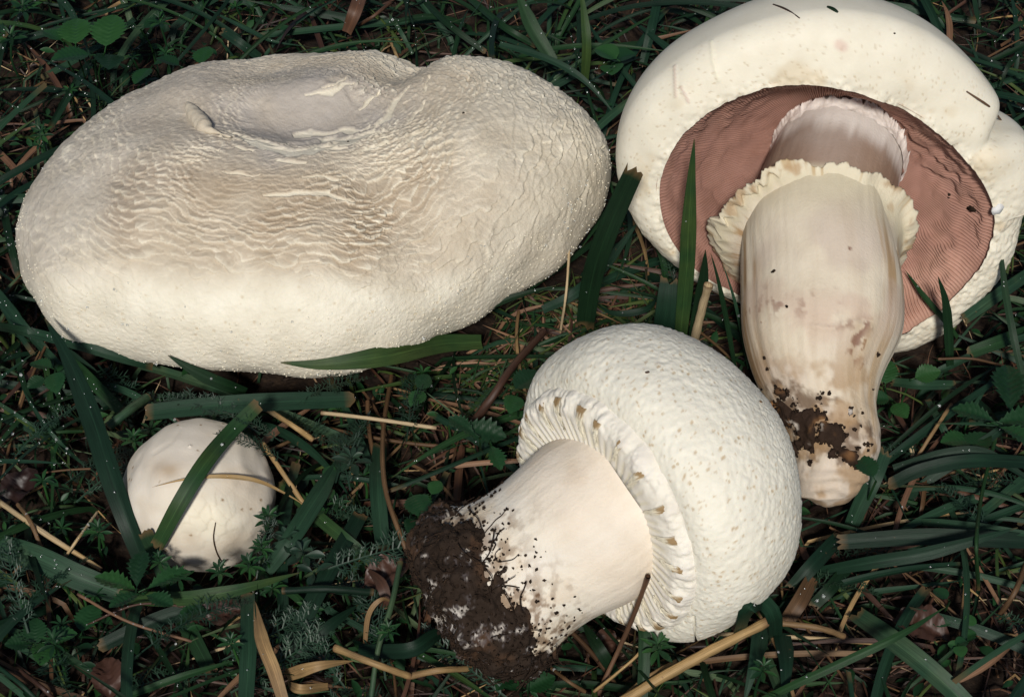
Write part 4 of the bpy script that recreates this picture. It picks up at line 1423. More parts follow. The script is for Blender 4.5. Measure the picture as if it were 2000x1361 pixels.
    ('g', 't', [(60, 848, 14), (110, 844, 18), (165, 842, 14)], 8, 'thin level stalk left of the broad blade by the button'),
    ('s', 't', [(-15, 970, 14), (78, 1035, 20), (198, 1112, 14)], 11, 'long pale brown straw slanting toward the foot of the button'),
    ('s', 't', [(35, 985, 18), (60, 1020, 22), (90, 1096, 14)], 8, 'forked straw crossing the long pale brown one'),
    ('s', 't', [(115, 1106, 14), (150, 1055, 22), (190, 1000, 16)], 6, 'thin straw leaning up across the long pale brown one'),
    ('s', 't', [(513, 866, 18), (550, 920, 22), (594, 985, 14)], 9, 'rust brown straw right of the button'),
    ('s', 't', [(522, 800, 16), (570, 830, 20), (610, 858, 14)], 10, 'tan straw above the right shoulder of the button'),
    ('w', 't', [(160, 1226, 12), (222, 1196, 18), (290, 1178, 20), (415, 1192, 14)], 5, 'thin wavy brown stem below the button'),
    ('w', 't', [(152, 1160, 20), (252, 1214, 22), (374, 1252, 14)], 6, 'thin dark brown stem sloping below the button'),
    ('b', 't', [(-20, 1290, 12), (40, 1335, 14), (90, 1385, 8)], 9, 'slim blue green stalk near the withered red brown stem'),
    ('g', 'p', [(228, 1368, 8), (340, 1326, 16), (470, 1286, 12)], 14, 'blade with an orange streak below the thin dark brown stem'),
    ('w', 't', [(40, 1310, 10), (80, 1340, 14), (115, 1375, 8)], 8, 'withered red brown stem by the slim blue green stalk'),
    ('s', 't', [(655, 1265, 20), (730, 1295, 24), (800, 1320, 16)], 15, 'thick ochre straw below the soil caked stem base'),
    ('s', 't', [(800, 1320, 14), (860, 1308, 18), (920, 1305, 10)], 13, 'ochre straw running under the soil caked stem base'),
    ('s', 'P', [(560, 1318, 12), (620, 1300, 22), (690, 1290, 14)], 26, 'curled papery dry leaf blade beside the broad pinkish straw'),
    ('s', 'p', [(640, 1340, 10), (585, 1345, 18), (560, 1330, 10)], 18, 'crumpled papery straw scrap at the foot of the pinkish straw'),
    ('w', 'd', [(712, 1105, 16), (745, 1140, 22), (752, 1175, 18), (726, 1180, 10)], 24, 'curled withered brown blade left of the soil caked stem base'),
    ('s', 'p', [(712, 1265, 10), (720, 1200, 22), (745, 1170, 26), (770, 1178, 20)], 10, 'looped papery straw beside the curled withered blade'),
    ('b', 'p', [(700, 1270, 12), (800, 1270, 20), (850, 1240, 18), (890, 1225, 10)], 30, 'dark blade tucked below the soil caked stem base'),
    ('b', 'p', [(560, 1290, 10), (640, 1225, 16), (700, 1180, 12)], 22, 'yellow tipped blade among the papery straw'),
    ('g', 'c', [(0, 360, 8), (20, 470, 14), (38, 540, 8)], 16, 'dark blade beside the far left margin of the large cap'),
    ('s', 't', [(1078, 1305, 14), (1110, 1330, 18), (1142, 1350, 12)], 7, 'speckled greenish straw below the lying mushroom stem'),
    ('s', 't', [(1320, 1290, 14), (1270, 1318, 18), (1225, 1352, 12)], 7, 'thin pinkish straw alongside the thick yellow one'),
]


def build_keys():
    for k in KEYS:
        key_blade(*k)


build_keys()

# ================================================================== herbs
def leaf_grid(L, W, serr=0., teeth=9, cup=.12, ripple=.02, n=46, nw=9, power=.8, skew=.85, petiole=.15, seed=0):
    """one leaf along +Y from its stalk, blade facing +Z"""
    s = np.linspace(0, 1, n)
    w = np.sin(PI * np.clip(s, 0, 1) ** skew) ** power
    if serr:
        w = w * (1 + serr * ((s * teeth) % 1 - .5) * 2 * sstep(.02, .15, s))
    w = np.maximum(w, .03)
    u = np.linspace(-1, 1, nw)
    X = (u[None] * w[:, None]) * W / 2
    Y = (petiole + s[:, None] * 1.0 + 0 * u[None]) * L + np.abs(u)[None] * L * .04
    Z = cup * np.abs(X) * 1.0 - .12 * L * s[:, None] ** 2 + ripple * L * np.sin((s[:, None] * 8 - np.abs(u)[None] * 1.6) * 2 * PI) * (np.abs(u)[None] * (1 - np.abs(u)[None]) * 2 + .1) * w[:, None]
    Z = Z + .02 * L * noise3(np.stack([X / L * 4, Y / L * 4, 0 * X + seed], -1), 5)
    V = np.stack([X, Y, Z], -1).reshape(-1, 3)
    F = grid_faces(n, nw, False)
    uv = np.stack(np.broadcast_arrays((u * .5 + .5)[None], s[:, None] * 2), -1).reshape(-1, 2)
    # stalk
    b = len(V)
    y = np.linspace(0, petiole * L * 1.05, 4)
    r = max(L * .018, .00015)
    sv = []
    for yy in y:
        for a in range(4):
            sv.append((r * math.cos(a * PI / 2), yy, r * math.sin(a * PI / 2)))
    V = np.concatenate([V, np.array(sv)])
    F = np.concatenate([F, grid_faces(4, 4, base=b)])
    uv = np.concatenate([uv, np.zeros((16, 2))])
    c = np.zeros((len(V), 3))
    return V, F, uv, c


def make_leaf(nm, mat, *a, **k):
    V, F, uv, c = leaf_grid(*a, **k)
    return new_mesh(nm, V, F, mat, c, uv)


LEAF_OVAL = [make_leaf('serrated_leaf', M_leaf, .01, .0085, .13, 9, .25, .035, seed=i, power=.75) for i in range(4)]
LEAF_LONG = [make_leaf('serrated_leaf', M_leaf, .01, .0052, .22, 8, .3, .04, seed=10 + i, skew=1.3, power=.8) for i in range(3)]
LEAF_ROUND = [make_leaf('round_leaf', M_leaf, .01, .0100, .0, 9, .3, .006, seed=20 + i, power=.55, n=14, nw=7) for i in range(2)]
LEAF_LANCE = [make_leaf('narrow_leaf', M_leaf, .01, .0030, .0, 9, .5, 0., n=9, nw=3, seed=30 + i, skew=1.1, petiole=.02) for i in range(3)]
LEAF_SPOON = [make_leaf('spoon_leaf', M_feather, .01, .0048, .0, 9, .45, 0., n=10, nw=5, seed=40 + i, skew=1.25, petiole=.05) for i in range(2)]


def feather_mesh(seed, L=.045):
    rg = np.random.default_rng(seed)
    Vs, Fs, nb = [], [], 0

    def rib(P, w):
        nonlocal nb
        V, F, _ = ribbon(P, w, .2, 0, (0, 0, 1.), 3)
        Vs.append(V)
        Fs.append(F + nb)
        nb += len(V)
    sx = np.linspace(0, 1, 16)
    bend = rg.uniform(-.25, .25)
    R = np.stack([bend * L * sx ** 2, L * sx, .10 * L * np.sin(sx * PI) - .06 * L * sx], -1)
    rib(R, np.linspace(.0008, .0003, 16))
    npn = 20
    for k in range(npn):
        s = .10 + .88 * k / npn
        p = np.array([np.interp(s, sx, R[:, i]) for i in range(3)])
        ln = .0068 * math.sin(PI * min(1, s * .85 + .12)) ** .8 * rg.uniform(.6, 1.15)
        for sd in (-1, 1):
            d = np.array([sd * 1.0, .55 + rg.uniform(-.4, .4), rg.uniform(-.2, .9)])
            d /= np.linalg.norm(d)
            q = np.stack([p + d * ln * t + np.array([0, 0, -.15 * ln * t * t]) for t in np.linspace(0, 1, 4)])
            rib(q, np.array([.0005, .00055, .0005, .0002]))
            for m in (.4, .7):
                for s2 in (-1, 1):
                    b = p + d * ln * m
                    d2 = d + s2 * np.array([-d[1], d[0], .3]) * .9
                    d2 /= np.linalg.norm(d2)
                    rib(np.stack([b, b + d2 * ln * .22, b + d2 * ln * .42]), np.array([.0004, .00045, .0001]))
    V = np.concatenate(Vs)
    return new_mesh('feathery_leaf', V, np.concatenate(Fs), M_feather, np.zeros((len(V), 3)), np.zeros((len(V), 2)))


FEATHER = [feather_mesh(i) for i in range(4)]
_rh = np.random.default_rng(90)


def put_leaf(root, me, p, L, head, tilt, roll, name='leaf'):
    o = bpy.data.objects.new(name, me)
    COL.objects.link(o)
    o.parent = root
    o.location = Vector(p) - root.location
    o.rotation_euler = (tilt, roll, math.radians(head) - PI / 2)
    o.scale = (L / .01,) * 3
    return o


def stem_part(root, a, b, r=.0005):
    a, b = np.array(a), np.array(b)
    m = (a + b) / 2 + np.array([_rh.uniform(-.002, .002), _rh.uniform(-.002, .002), .001])
    G = tube_grid(catmull([a, m, b], 7), np.full(7, r), 5, (.3, .2, 1))
    me = new_mesh('stalk', G.reshape(-1, 3) - np.array(root.location), grid_faces(7, 5), M_leaf, np.zeros((35, 3)), np.zeros((35, 2)))
    link('stalk', me, root)


def leafy(label, leaves, kind='oval', z=20, base=None, name='serrated_herb', cat='plant', group=None, tilt=.35):
    """leaves: (px, py, length px, heading in degrees as seen in the picture)"""
    px = np.mean([q[0] for q in leaves]) if base is None else base[0]
    py = np.mean([q[1] for q in leaves]) if base is None else base[1]
    b = at(px, py, 0.)
    b[2] = -.003
    root = thing(name, label, cat, b, group)
    pool = {'oval': LEAF_OVAL, 'long': LEAF_LONG, 'round': LEAF_ROUND, 'lance': LEAF_LANCE, 'spoon': LEAF_SPOON}[kind]
    hub = at(px, py, z * MM * .6)
    if base is not None:
        stem_part(root, b, hub, .0006)
    for (x, y, Lp, hd) in leaves:
        p = at(x, y, (z + _rh.uniform(-3, 3)) * MM)
        L = Lp * (.18 if py > 300 else .25) * MM
        h = math.radians(hd)
        g = np.array([math.cos(h), math.sin(h) / .8])
        g /= np.linalg.norm(g)
        st = p - np.array([*(g * L * .62), -.05 * L])
        wh = math.degrees(math.atan2(g[1], g[0]))
        put_leaf(root, pool[_rh.integers(len(pool))], st, L, wh, _rh.uniform(.0, tilt) , _rh.uniform(-.25, .25))
        stem_part(root, st, hub if base is not None else np.array([st[0] * .6 + b[0] * .4, st[1] * .6 + b[1] * .4, .001]), .0004)
        mark(np.array([p, st]), Lp * .35)
    return root


leafy('clump of rounded serrated leaves behind the left shoulder of the large cap', [(150, 72, 66, 100), (217, 76, 70, 85), (143, 122, 60, 200), (213, 132, 58, -80), (104, 75, 40, 150)], z=36)
leafy('little dewy serrated herb left of the broad blue green blade', [(82, 716, 46, 165), (109, 746, 50, -75), (72, 748, 36, 215)], z=24)
leafy('pair of small crinkled leaves between the large cap and the straws', [(826, 750, 40, 60), (816, 778, 42, 230)], z=22)
leafy('bright serrated leaf touching the left edge of the globe cap', [(1030, 748, 66, 35), (1002, 792, 48, 250)], z=30)
leafy('hairy grey green lobed leaf left of the globe cap', [(935, 848, 95, -15), (968, 892, 60, -70), (905, 838, 60, 150)], 'long', z=26)
leafy('glossy small leaves above the soil caked stem base', [(818, 992, 60, -60), (850, 955, 34, 60), (803, 1030, 36, 250), (845, 1000, 36, 10)], z=26)
leafy('round crinkled leaf at the foot of the thick leaning stem', [(1690, 916, 54, 120)], z=28)
leafy('low serrated herb right of the thick leaning stem', [(1728, 735, 56, 80), (1716, 782, 44, 180), (1757, 806, 44, -60), (1808, 738, 50, 10)], z=18)
leafy('large five fingered serrated leaf right of the straight tan straw', [(1968, 770, 120, 80), (1990, 825, 100, 5), (1985, 860, 90, -40), (1905, 818, 80, 165)], 'long', z=26, base=(1952, 830), name='five_finger_leaf')
leafy('serrated leaf above the broad curving blade', [(1905, 880, 70, 30), (1868, 870, 60, 190)], z=18)
leafy('five fingered serrated leaf at the lower left foot of the button', [(275, 1120, 75, 88), (232, 1148, 80, 165), (325, 1140, 78, 20), (310, 1178, 60, -25), (250, 1180, 60, 215)], 'long', z=24, base=(280, 1160), name='five_finger_leaf')
leafy('three part clover leaf behind the right end of the large cap', [(1186, 112, 42, 150), (1215, 120, 42, 10), (1196, 145, 40, -90)], 'round', z=20, base=(1198, 126), name='clover_leaf')
leafy('dark serrated herb in the turf below the long pale brown straw', [(70, 1240, 50, 100), (120, 1250, 50, 10), (85, 1280, 50, -90), (40, 1262, 44, 190)], z=16)
leafy('seedling of tiny round leaves on bare soil', [(1893, 1214, 22, 60), (1893, 1243, 22, 10), (1878, 1256, 22, 200), (1875, 1273, 24, -90), (1862, 1262, 18, 170)], 'round', z=16, name='seedling')
leafy('single small round leaf above the seedling', [(1838, 1162, 28, 140)], 'round', z=18, name='seedling')
leafy('serrated leaves behind the upper left of the large cap', [(400, 115, 44, 80), (330, 130, 40, 170), (280, 150, 44, 240), (300, 50, 40, 30)], z=18)
leafy('small oval leaves beside the pale leaf rosette', [(640, 966, 28, 60), (622, 1000, 30, 200), (645, 925, 26, 100)], 'round', z=18, name='seedling')
leafy('dark serrated leaf under the level blade below the button', [(175, 1212, 60, 70), (380, 1205, 50, 200)], z=14)
leafy('serrated leaves below the lying mushroom stem', [(1010, 1310, 56, 150), (1055, 1340, 50, 20), (985, 1335, 40, 230)], z=12)


def rosette(px, py, Lp, n, label, group=None, kind='spoon', z=20, name='leaf_rosette', layers=2, phase=None):
    c = at(px, py, z * MM)
    b = np.array([c[0], c[1], -.003])
    root = thing(name, label, 'plant', b, group)
    stem_part(root, b, c, .0005)
    pool = {'spoon': LEAF_SPOON, 'lance': LEAF_LANCE, 'oval': LEAF_OVAL}[kind]
    ph = _rh.uniform(0, 360) if phase is None else phase
    for ly in range(layers):
        for k in range(n):
            L = Lp * .18 * MM * (1 - .35 * ly) * _rh.uniform(.85, 1.1)
            put_leaf(root, pool[_rh.integers(len(pool))], c + np.array([0, 0, ly * .0025]), L, ph + 360 * (k + .5 * ly) / n + _rh.uniform(-8, 8), _rh.uniform(.0, .35) + .3 * ly + (0 if kind != 'lance' else .1), _rh.uniform(-.3, .3))
    mark(np.array([c]), Lp * .9)
    return root


rosette(687, 903, 34, 6, 'pale little leaf rosette between the button and the globe cap')
rosette(562, 1058, 32, 6, 'pale leaf rosette just below the right edge of the button')
rosette(592, 1085, 34, 5, 'pale leaf rosette beside the slanting blue green blade')
rosette(614, 1118, 36, 3, 'few broad pale leaves below the slanting blue green blade', layers=1)
BS = 'bedstraw whorls in the turf'
for px, py, L, lab in [(46, 22, 46, 'bedstraw with large whorled leaves in the shade behind the large cap'), (22, 78, 40, 'bedstraw whorl beside the clump of rounded serrated leaves'),
                       (82, 265, 30, 'bedstraw whorl near the upper left edge of the large cap'), (526, 1016, 30, 'bright bedstraw star over the right edge of the button'),
                       (194, 1040, 28, 'bedstraw star left of the button'), (488, 1106, 28, 'bedstraw star under the lower right edge of the button'),
                       (350, 1130, 26, 'bedstraw star at the bottom edge of the button'), (452, 1258, 22, 'bedstraw star beside the upright striped blade'),
                       (107, 1258, 28, 'bedstraw star in the dark serrated herb'), (512, 1072, 26, 'bedstraw star below the bright one at the right edge of the button'), (430, 1118, 24, 'bedstraw star over the lower edge of the button beside the brown thread'), (312, 1098, 22, 'bedstraw star over the lower left edge of the button'), (262, 862, 28, 'bedstraw star at the upper left edge of the button'),
                       (1284, 1268, 34, 'bedstraw star under the lower edge of the globe cap'), (312, 46, 32, 'bedstraw whorl behind the upper left of the large cap'),
                       (1490, 1310, 26, 'bedstraw star between the two flat wide blades'), (760, 1235, 22, 'bedstraw star near the looped papery straw')]:
    rosette(px, py, L, 7, lab, None, 'lance', 24 if px > 200 else 20, 'bedstraw', 2)
for k in range(46):
    for _ in range(30):
        px, py = (_rh.uniform(-40, 760), _rh.uniform(740, 1390)) if k < 26 else (_rh.uniform(-40, 500), _rh.uniform(-40, 420)) if k < 38 else (_rh.uniform(700, 2040), _rh.uniform(600, 1390))
        c = at(px, py, .014)
        if clear_of([c, c + [.004, 0, 0], c - [.004, 0, 0], c + [0, .004, 0]], .004) and not covers_key(c[None]):
            rosette(px, py, _rh.uniform(18, 28), 7, 'small dark bedstraw star low in the turf ' + near(c), BS, 'lance', 14, 'bedstraw', 1)
            break
# feathery leaves
FE = 'feathery leaves low in the turf'
spots = [(29, 1212, 60), (55, 1236, 110), (505, 845, 150), (403, 773, 10), (655, 943, 80), (277, 1273, 30), (684, 958, 100), (794, 862, 80), (891, 716, 75), (632, 1114, 20), (1105, 1262, 30), (1195, 1215, 160), (20, 905, 60), (560, 800, 20), (590, 1040, 120), (1290, 520, 80), (1320, 560, 100)]
for k in range(60):
    if k < len(spots):
        px, py, hd = spots[k]
        z = .018
    else:
        px, py, hd, z = _rh.uniform(-40, 1300), _rh.uniform(620, 1400), _rh.uniform(0, 360), .010
        if k > 50:
            px, py = _rh.uniform(1300, 2040), _rh.uniform(650, 1390)
    c = at(px, py, z)
    h = math.radians(hd)
    tip = c + np.array([math.cos(h), math.sin(h), .1]) * .034
    if not clear_of([c, (c + tip) / 2, tip], .002):
        continue
    if k >= len(spots) and covers_key(np.array([c, (c + tip) / 2, tip])) > 1:
        continue
    o = link('feathery_leaf', FEATHER[k % 4], loc=c, rot=(_rh.uniform(-.1, .25), _rh.uniform(-.4, .4), h - PI / 2), scale=_rh.uniform(.6, .95))
    tag(o, 'finely divided feathery green leaf ' + near(c), 'leaf', FE)

for px, py, z, hd, lab in [(548, 862, 34, 165, 'feathery leaf overlapping the upper right edge of the button'), (556, 900, 30, 172, 'feathery leaf touching the right edge of the button'),
                           (500, 1135, 18, 85, 'feathery leaf rising over the lower right edge of the button')]:
    c = at(px, py, z * MM)
    o = link('feathery_leaf', FEATHER[int(px) % 4], loc=c, rot=(.35, .1, math.radians(hd) - PI / 2), scale=.55)
    tag(o, lab, 'leaf', FE)

# dead leaves
def dead_leaf(px, py, Lp, hd, label, z=8, wid=.7):
    V, F, uv, c = leaf_grid(.01, .01 * wid, .05, 7, .6, .05, 24, 11, .7, .9, seed=px)
    V = V + np.stack([0 * V[:, 0], 0 * V[:, 0], .0009 * fbm(V * 420, px, 3)], -1)
    p = at(px, py, z * MM)
    L = Lp * .18 * MM
    h = math.radians(hd)
    o = link('dead_leaf', new_mesh('dead_leaf', V * (L / .01), F, M_dead, c, uv), loc=p - np.array([math.cos(h), math.sin(h), 0]) * L * .6, rot=(.25, _rh.uniform(-.2, .2), h - PI / 2))
    tag(o, label, 'dead leaf')
    mark(p[None], Lp * .3)


dead_leaf(425, 1212, 90, 10, 'dark red brown dead leaf below the button', 12)
dead_leaf(38, 965, 90, 60, 'dark dead leaf left of the long pale brown straw', 10)
dead_leaf(752, 1130, 90, 30, 'withered brown leaf left of the soil caked stem base', 14)
dead_leaf(215, 1335, 80, 100, 'blackish red dead leaf beside the streaked blade', 10)
dead_leaf(1790, 1230, 100, -30, 'brown dead leaf in the straw litter below the long slender blade', 8)
dead_leaf(1180, 1265, 60, 70, 'yellow brown dead leaf below the toothed veil', 8)

# ================================================================== scraps lying on the mushrooms
def on_skin(line, r_px, label, mat, name, cat, lift=.4):
    pts = []
    for px, py in line:
        p, nr = hit_px(px, py)
        if p is None:
            continue
        v = (CAM - p) / np.linalg.norm(CAM - p)
        pts.append(p + v * lift * MM)
    P = catmull(np.array(pts), 16)
    r = r_px * .18 * MM
    G = tube_grid(P, r * np.sin(np.linspace(.12, .95, 16) * PI) ** .5, 6, (.1, .4, 1))
    me = new_mesh(name, G.reshape(-1, 3) - P[0], grid_faces(16, 6), mat, np.zeros((96, 3)), np.zeros((96, 2)))
    tag(link(name, me, loc=P[0]), label, cat)


def chip(px, py, Lp, Wp, hd, label, mat=M_debris, name='leaf_scrap', cat='debris'):
    p, nr = hit_px(px, py)
    if p is None:
        return
    nr = nr if nr @ (CAM - p) > 0 else -nr
    e1 = np.cross(nr, [math.cos(math.radians(hd)), 0, math.sin(math.radians(hd))])
    e1 /= np.linalg.norm(e1)
    e2 = np.cross(nr, e1)
    rg = np.random.default_rng(int(px))
    n = 11
    a = np.linspace(0, 2 * PI, n, endpoint=False)
    rad = rg.uniform(.6, 1.1, n)
    ring = (np.cos(a) * rad * Wp * .09 * MM)[:, None] * e1 + (np.sin(a) * rad * Lp * .09 * MM)[:, None] * e2
    th_ = min(.0009, Lp * .04 * MM)
    top = p + nr * th_ + ring + rg.uniform(-.2, .3, (n, 1)) * nr * th_
    bot = p - nr * .0001 + ring * .92
    V = np.concatenate([bot, top, [p + nr * th_ * 1.1]])
    F4 = np.array([[i, (i + 1) % n, n + (i + 1) % n, n + i] for i in range(n)])
    F3 = np.array([[n + i, n + (i + 1) % n, 2 * n] for i in range(n)])
    tag(link(name, new_mesh(name, V - p, [F4, F3], mat, np.full((len(V), 3), .7), np.zeros((len(V), 2))), loc=p), label, cat)


on_skin([(1510, 9), (1535, 19), (1562, 36)], 2.2, 'dark thin needle lying on the crown of the gilled cap', M_brown, 'plant_needle', 'debris')
on_skin([(1616, 14), (1627, 19), (1637, 25)], 4, 'short dark green scrap on the crown of the gilled cap', M_grass, 'leaf_scrap', 'debris')
on_skin([(1888, 179), (1930, 207), (1955, 235), (1968, 252)], 2.4, 'curved brown needle on the right shoulder of the gilled cap', M_brown, 'plant_needle', 'debris')
on_skin([(421, 1020), (417, 1050), (424, 1080), (438, 1104)], 1.3, 'curved brown thread on the lower right of the button', M_straw, 'plant_thread', 'debris')
chip(1855, 384, 18, 7, 100, 'small narrow dark scrap on the right hand gills')
chip(1900, 406, 24, 14, 20, 'ragged black leaf scrap on the right hand gills')
chip(1948, 408, 26, 26, 40, 'pale torn skin scrap at the right rim of the gills', M_cap, 'skin_scrap')
chip(1265, 728, 9, 5, 90, 'tiny brown scrap near the top of the globe cap', M_brown)
chip(1485, 785, 9, 5, 60, 'faint brown crumb on the right shoulder of the globe cap', M_straw)
chip(905, 222, 7, 6, 30, 'brown crumb on the right half of the large cap')
chip(680, 277, 5, 5, 0, 'black speck on the lip of the hollow in the large cap')
chip(1747, 66, 5, 4, 0, 'small black speck on the crown of the gilled cap')
chip(1512, 530, 11, 6, 60, 'dark crumb on the upper part of the thick leaning stem')

# ================================================================== the rest of the turf
_rt = np.random.default_rng(2024)


def rand_path(L, n=12, e0=(25, 75), e1=(-15, 15), root=None, head=None, zmin=.002):
    x, y = root
    h = _rt.uniform(0, 2 * PI) if head is None else head
    a0, a1 = math.radians(_rt.uniform(*e0)), math.radians(_rt.uniform(*e1))
    curv = _rt.uniform(-.6, .6)
    p = [np.array([x, y, soil_z(x, y) - .001])]
    st = L / (n - 1)
    for k in range(1, n):
        f = k / (n - 1)
        el = a0 * (1 - f) ** 1.3 + a1 * (1 - (1 - f) ** 1.3)
        hh = h + curv * f
        q = p[-1] + st * np.array([math.cos(hh) * math.cos(el), math.sin(hh) * math.cos(el), math.sin(el)])
        q[2] = max(q[2], zmin)
        p.append(q)
    return np.array(p)


def in_frame(P, m=60):
    q = proj(P)
    return ((q[:, 0] > -m) & (q[:, 0] < 2000 + m) & (q[:, 1] > -m) & (q[:, 1] < 1361 + m)).any()


def turf(count, Lr, Wr, e0, e1, mat, nw=3, n=7, box=(-.30, .34, -.28, .38), key_ok=1, dens=None, tone=.5, e_gap=.0012):
    Vs, Fs, Us, Cs, nb, made, tries = [], [], [], [], 0, 0, 0
    while made < count and tries < count * 4:
        tries += 1
        r = (_rt.uniform(box[0], box[1]), _rt.uniform(box[2], box[3]))
        if dens is not None and _rt.random() > dens(*r):
            continue
        P = rand_path(_rt.uniform(*Lr), n, e0, e1, r)
        if not clear_of(P[1::2], e_gap) or covers_key(P) > key_ok:
            continue
        W = _rt.uniform(*Wr) * pointed(n, .5)
        V, F, uv = ribbon(P, W, _rt.uniform(.1, .6), _rt.uniform(-.9, .9), nw=nw, twist=_rt.uniform(-1, 1))
        Vs.append(V)
        Fs.append(F + nb)
        Us.append(uv)
        c = np.zeros((len(V), 3))
        c[:, 0] = _rt.uniform(-tone, tone)
        c[:, 1] = (_rt.random() < .25) * _rt.random() * np.repeat(np.linspace(0, 1, n) ** 4, nw)
        Cs.append(c)
        nb += len(V)
        made += 1
    return new_mesh('turf', np.concatenate(Vs), np.concatenate(Fs), mat, np.concatenate(Cs), np.concatenate(Us))


def px_of(x, y, z=.01):
    return proj(np.array([x, y, z]))


def dry_dens(x, y):
    q = px_of(x, y)
    d = .35
    d += .65 * math.exp(-((q[0] - 1800) / 260) ** 2 - ((q[1] - 1200) / 170) ** 2)
    d += .5 * math.exp(-((q[0] - 650) / 220) ** 2 - ((q[1] - 1000) / 350) ** 2)
    d += .3 * math.exp(-((q[0] - 1150) / 200) ** 2 - ((q[1] - 600) / 120) ** 2)
    return d * (.6 if q[1] < 200 else 1)


def green_dens(x, y):
    q = px_of(x, y)
    d = .92 - .85 * math.exp(-((q[0] - 1900) / 210) ** 2 - ((q[1] - 1250) / 130) ** 2)
    return d * (.75 if q[1] < 250 else 1)


def build_turf():
    o = link('dry_litter', turf(3600, (.015, .05), (.0003, .0010), (-5, 25), (-8, 8), M_brown, n=5, dens=dry_dens, key_ok=2))
    tag(o, 'fine withered brown grass litter matted over the soil', 'litter', kind='stuff')
    o = link('straw_litter', turf(800, (.010, .04), (.0003, .0010), (-5, 30), (-10, 8), M_straw, n=5, dens=dry_dens, key_ok=1))
    tag(o, 'fine tan straw bits scattered through the turf', 'litter', kind='stuff')
    o = link('short_grass', turf(3400, (.014, .045), (.0005, .0016), (15, 70), (-20, 20), M_grass, n=7, dens=green_dens))
    tag(o, 'short fine green grass filling the turf', 'grass', kind='stuff')
    o = link('short_blue_grass', turf(900, (.02, .06), (.0008, .0024), (10, 55), (-15, 15), M_bluegrass, n=7, dens=green_dens))
    tag(o, 'short fine blue green grass mixed through the turf', 'grass', kind='stuff')
    o = link('turf_fuzz', turf(2600, (.007, .020), (.0004, .0013), (20, 75), (-25, 25), M_grass, n=5, dens=green_dens, key_ok=0))
    tag(o, 'very short green growth close over the soil', 'grass', kind='stuff')
    for mat, cnt, nm, lab, ct in ((M_grass, 420, 'turf_fuzz', 'thin green grass crowded between the three big caps', 'grass'), (M_brown, 300, 'dry_litter', 'brown grass litter crowded between the three big caps', 'litter')):
        o = link(nm, turf(cnt, (.010, .034), (.0004, .0016), (5, 60), (-25, 20), mat, n=6, box=(-.04, .062, -.03, .055), key_ok=1, e_gap=.0008))
        tag(o, lab, ct, kind='stuff')
    # tiny leaves of ground herbs, too many to count
    v0, f0, u0, c0 = leaf_grid(.01, .0045, 0, 9, .4, 0., 6, 3, .8, 1.1)
    Vs, Fs, Us, Cs, nb = [], [], [], [], 0
    for k in range(2600):
        x, y = _rt.uniform(-.26, .26), _rt.uniform(-.22, .32)
        q = px_of(x, y)
        if _rt.random() > .25 + .75 * math.exp(-((q[0] - 250) / 420) ** 2):
            continue
        p = np.array([x, y, _rt.uniform(.001, .012)])
        if not clear_of([p], .004) or covers_key(p[None]):
            continue
        a, t, r = _rt.uniform(0, 2 * PI), _rt.uniform(-.5, .6), _rt.uniform(-.6, .6)
        s = _rt.uniform(.3, .75)
        V = v0 * s
        ct, st = math.cos(t), math.sin(t)
        V = np.stack([V[:, 0], V[:, 1] * ct - V[:, 2] * st, V[:, 1] * st + V[:, 2] * ct], -1)
        cr, sr = math.cos(r), math.sin(r)
        V = np.stack([V[:, 0] * cr + V[:, 2] * sr, V[:, 1], -V[:, 0] * sr + V[:, 2] * cr], -1)
        ca, sa = math.cos(a), math.sin(a)
        V = np.stack([V[:, 0] * ca - V[:, 1] * sa, V[:, 0] * sa + V[:, 1] * ca, V[:, 2]], -1) + p
        Vs.append(V)
        Fs.append(f0 + nb)
        Us.append(u0)
        c = np.zeros_like(V)
        c[:, 0] = _rt.uniform(-.4, .4)
        Cs.append(c)
        nb += len(V)
    o = link('ground_herbs', new_mesh('ground_herbs', np.concatenate(Vs), np.concatenate(Fs), M_leaf, np.concatenate(Cs), np.concatenate(Us)))
    tag(o, 'tiny dark green leaves of creeping herbs carpeting the soil', 'ground cover', kind='stuff')


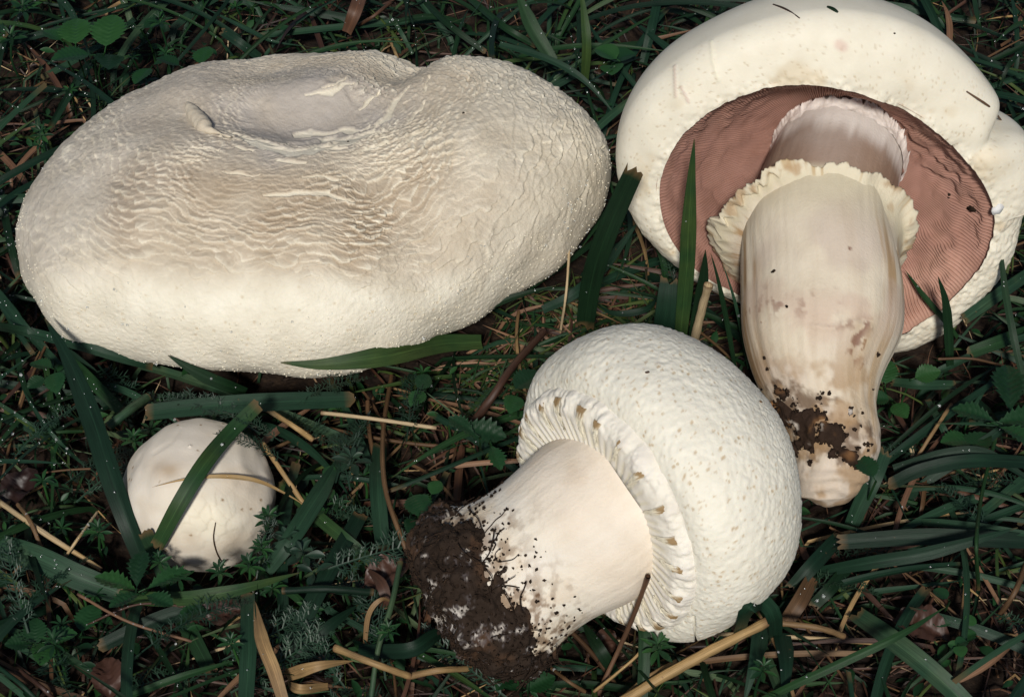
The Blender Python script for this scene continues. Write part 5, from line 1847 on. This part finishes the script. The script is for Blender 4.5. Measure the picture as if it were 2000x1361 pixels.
def single_blades():
    """loose blades and straws that can be picked apart one by one"""
    jobs = [(140, (.05, .11), (.0014, .0038), (8, 50), (-12, 8), 'b', 'blue green grass blade%s %s', 'loose blue green blades of the turf', green_dens),
            (130, (.04, .10), (.0010, .0028), (10, 60), (-15, 12), 'g', 'mid green grass blade%s %s', 'narrow green blades of the turf', green_dens),
            (60, (.03, .07), (.0008, .0020), (0, 22), (-8, 5), 's', 'loose tan straw%s %s', 'loose tan straws of the turf', dry_dens),
            (50, (.03, .07), (.0012, .0032), (0, 30), (-10, 8), 'w', 'withered brown grass blade%s %s', 'withered brown blades of the turf', dry_dens)]
    for count, Lr, Wr, e0, e1, mat, label, group, dens in jobs:
        made = tries = 0
        while made < count and tries < count * 30:
            tries += 1
            r = (_rt.uniform(-.24, .26), _rt.uniform(-.20, .34))
            if _rt.random() > dens(*r):
                continue
            P = rand_path(_rt.uniform(*Lr), 14, e0, e1, r, zmin=.006)
            if not in_frame(P, 0) or not clear_of(P[1:], .0015) or covers_key(P) > 1:
                continue
            q = MUSH.ray_cast(_V_CAM, (Vector(P[8]) - _V_CAM).normalized())
            if q[0] is not None and q[3] < (Vector(P[8]) - _V_CAM).length:
                continue                                    # wholly behind a mushroom
            w = _rt.uniform(*Wr)
            cut = mat in 'bs' and _rt.random() < .5
            n, nw = 14, 5
            if mat == 's' and _rt.random() < .6:
                G = tube_grid(P, np.full(n, w * .42), 7, (.2, .3, 1))
                V, F = G.reshape(-1, 3), grid_faces(n, 7)
                uv = np.stack(np.broadcast_arrays(np.linspace(0, 2, 7)[None], np.linspace(0, 3, n)[:, None]), -1).reshape(-1, 2)
                c = col_ends(n, 7, .7, .7)
            else:
                V, F, uv = ribbon(P, w * (blunt(n) if cut else pointed(n, .45)), _rt.uniform(.1, .45), _rt.uniform(-.6, .6), nw=nw, twist=_rt.uniform(-.8, .8), torn=1 if cut else None, rg=_rt)
                c = col_ends(n, nw, 0, .8 if cut else .3)
            c[:, 0] += _rt.uniform(-.1, .1)
            nm, ct = KIND[mat]
            o = link(nm, new_mesh(nm, V - P[0], F, MATS[mat], c, uv), loc=P[0])
            size = 'broad ' if w > .0040 else 'slim ' if w < .0021 else ''
            LL = np.linalg.norm(np.diff(P, axis=0), axis=1).sum()
            tag(o, ('long ' if LL > .085 else 'short ' if LL < .055 else '') + size + label % (' with cut tip' if cut else ''  , near(P[8])), ct, group)
            if mat in 'bg':
                BLADE_TOPS.append((P, w))
            made += 1


single_blades()
build_turf()


def dew():
    Vp, Nn, Rr = [], [], []
    for P, w in BLADE_TOPS:
        if w < .0006:
            continue
        q = proj(P[len(P) // 2])
        k = _rt.poisson(9 if q[0] < 330 else 3 if q[1] < 300 else 1.6)
        for _ in range(k):
            f = _rt.random() * (len(P) - 1)
            i = int(f)
            p = P[i] * (1 - f + i) + P[min(i + 1, len(P) - 1)] * (f - i)
            p = p + np.array([_rt.uniform(-.35, .35) * w, -.0001, .15 * w + .00012])
            Vp.append(p)
            Nn.append([0, -.3, .9])
            Rr.append(_rt.uniform(.00010, .00034) if _rt.random() < .93 else _rt.uniform(.0004, .0007))
    V, F, _ = scatter_blobs(np.array(Vp), np.array(Nn), np.array(Rr), _rt, .35)
    o = link('dewdrops', new_mesh('dewdrops', V, F, M_dew))
    tag(o, 'fine dewdrops sprinkled over the grass blades', 'dew', kind='stuff')


dew()
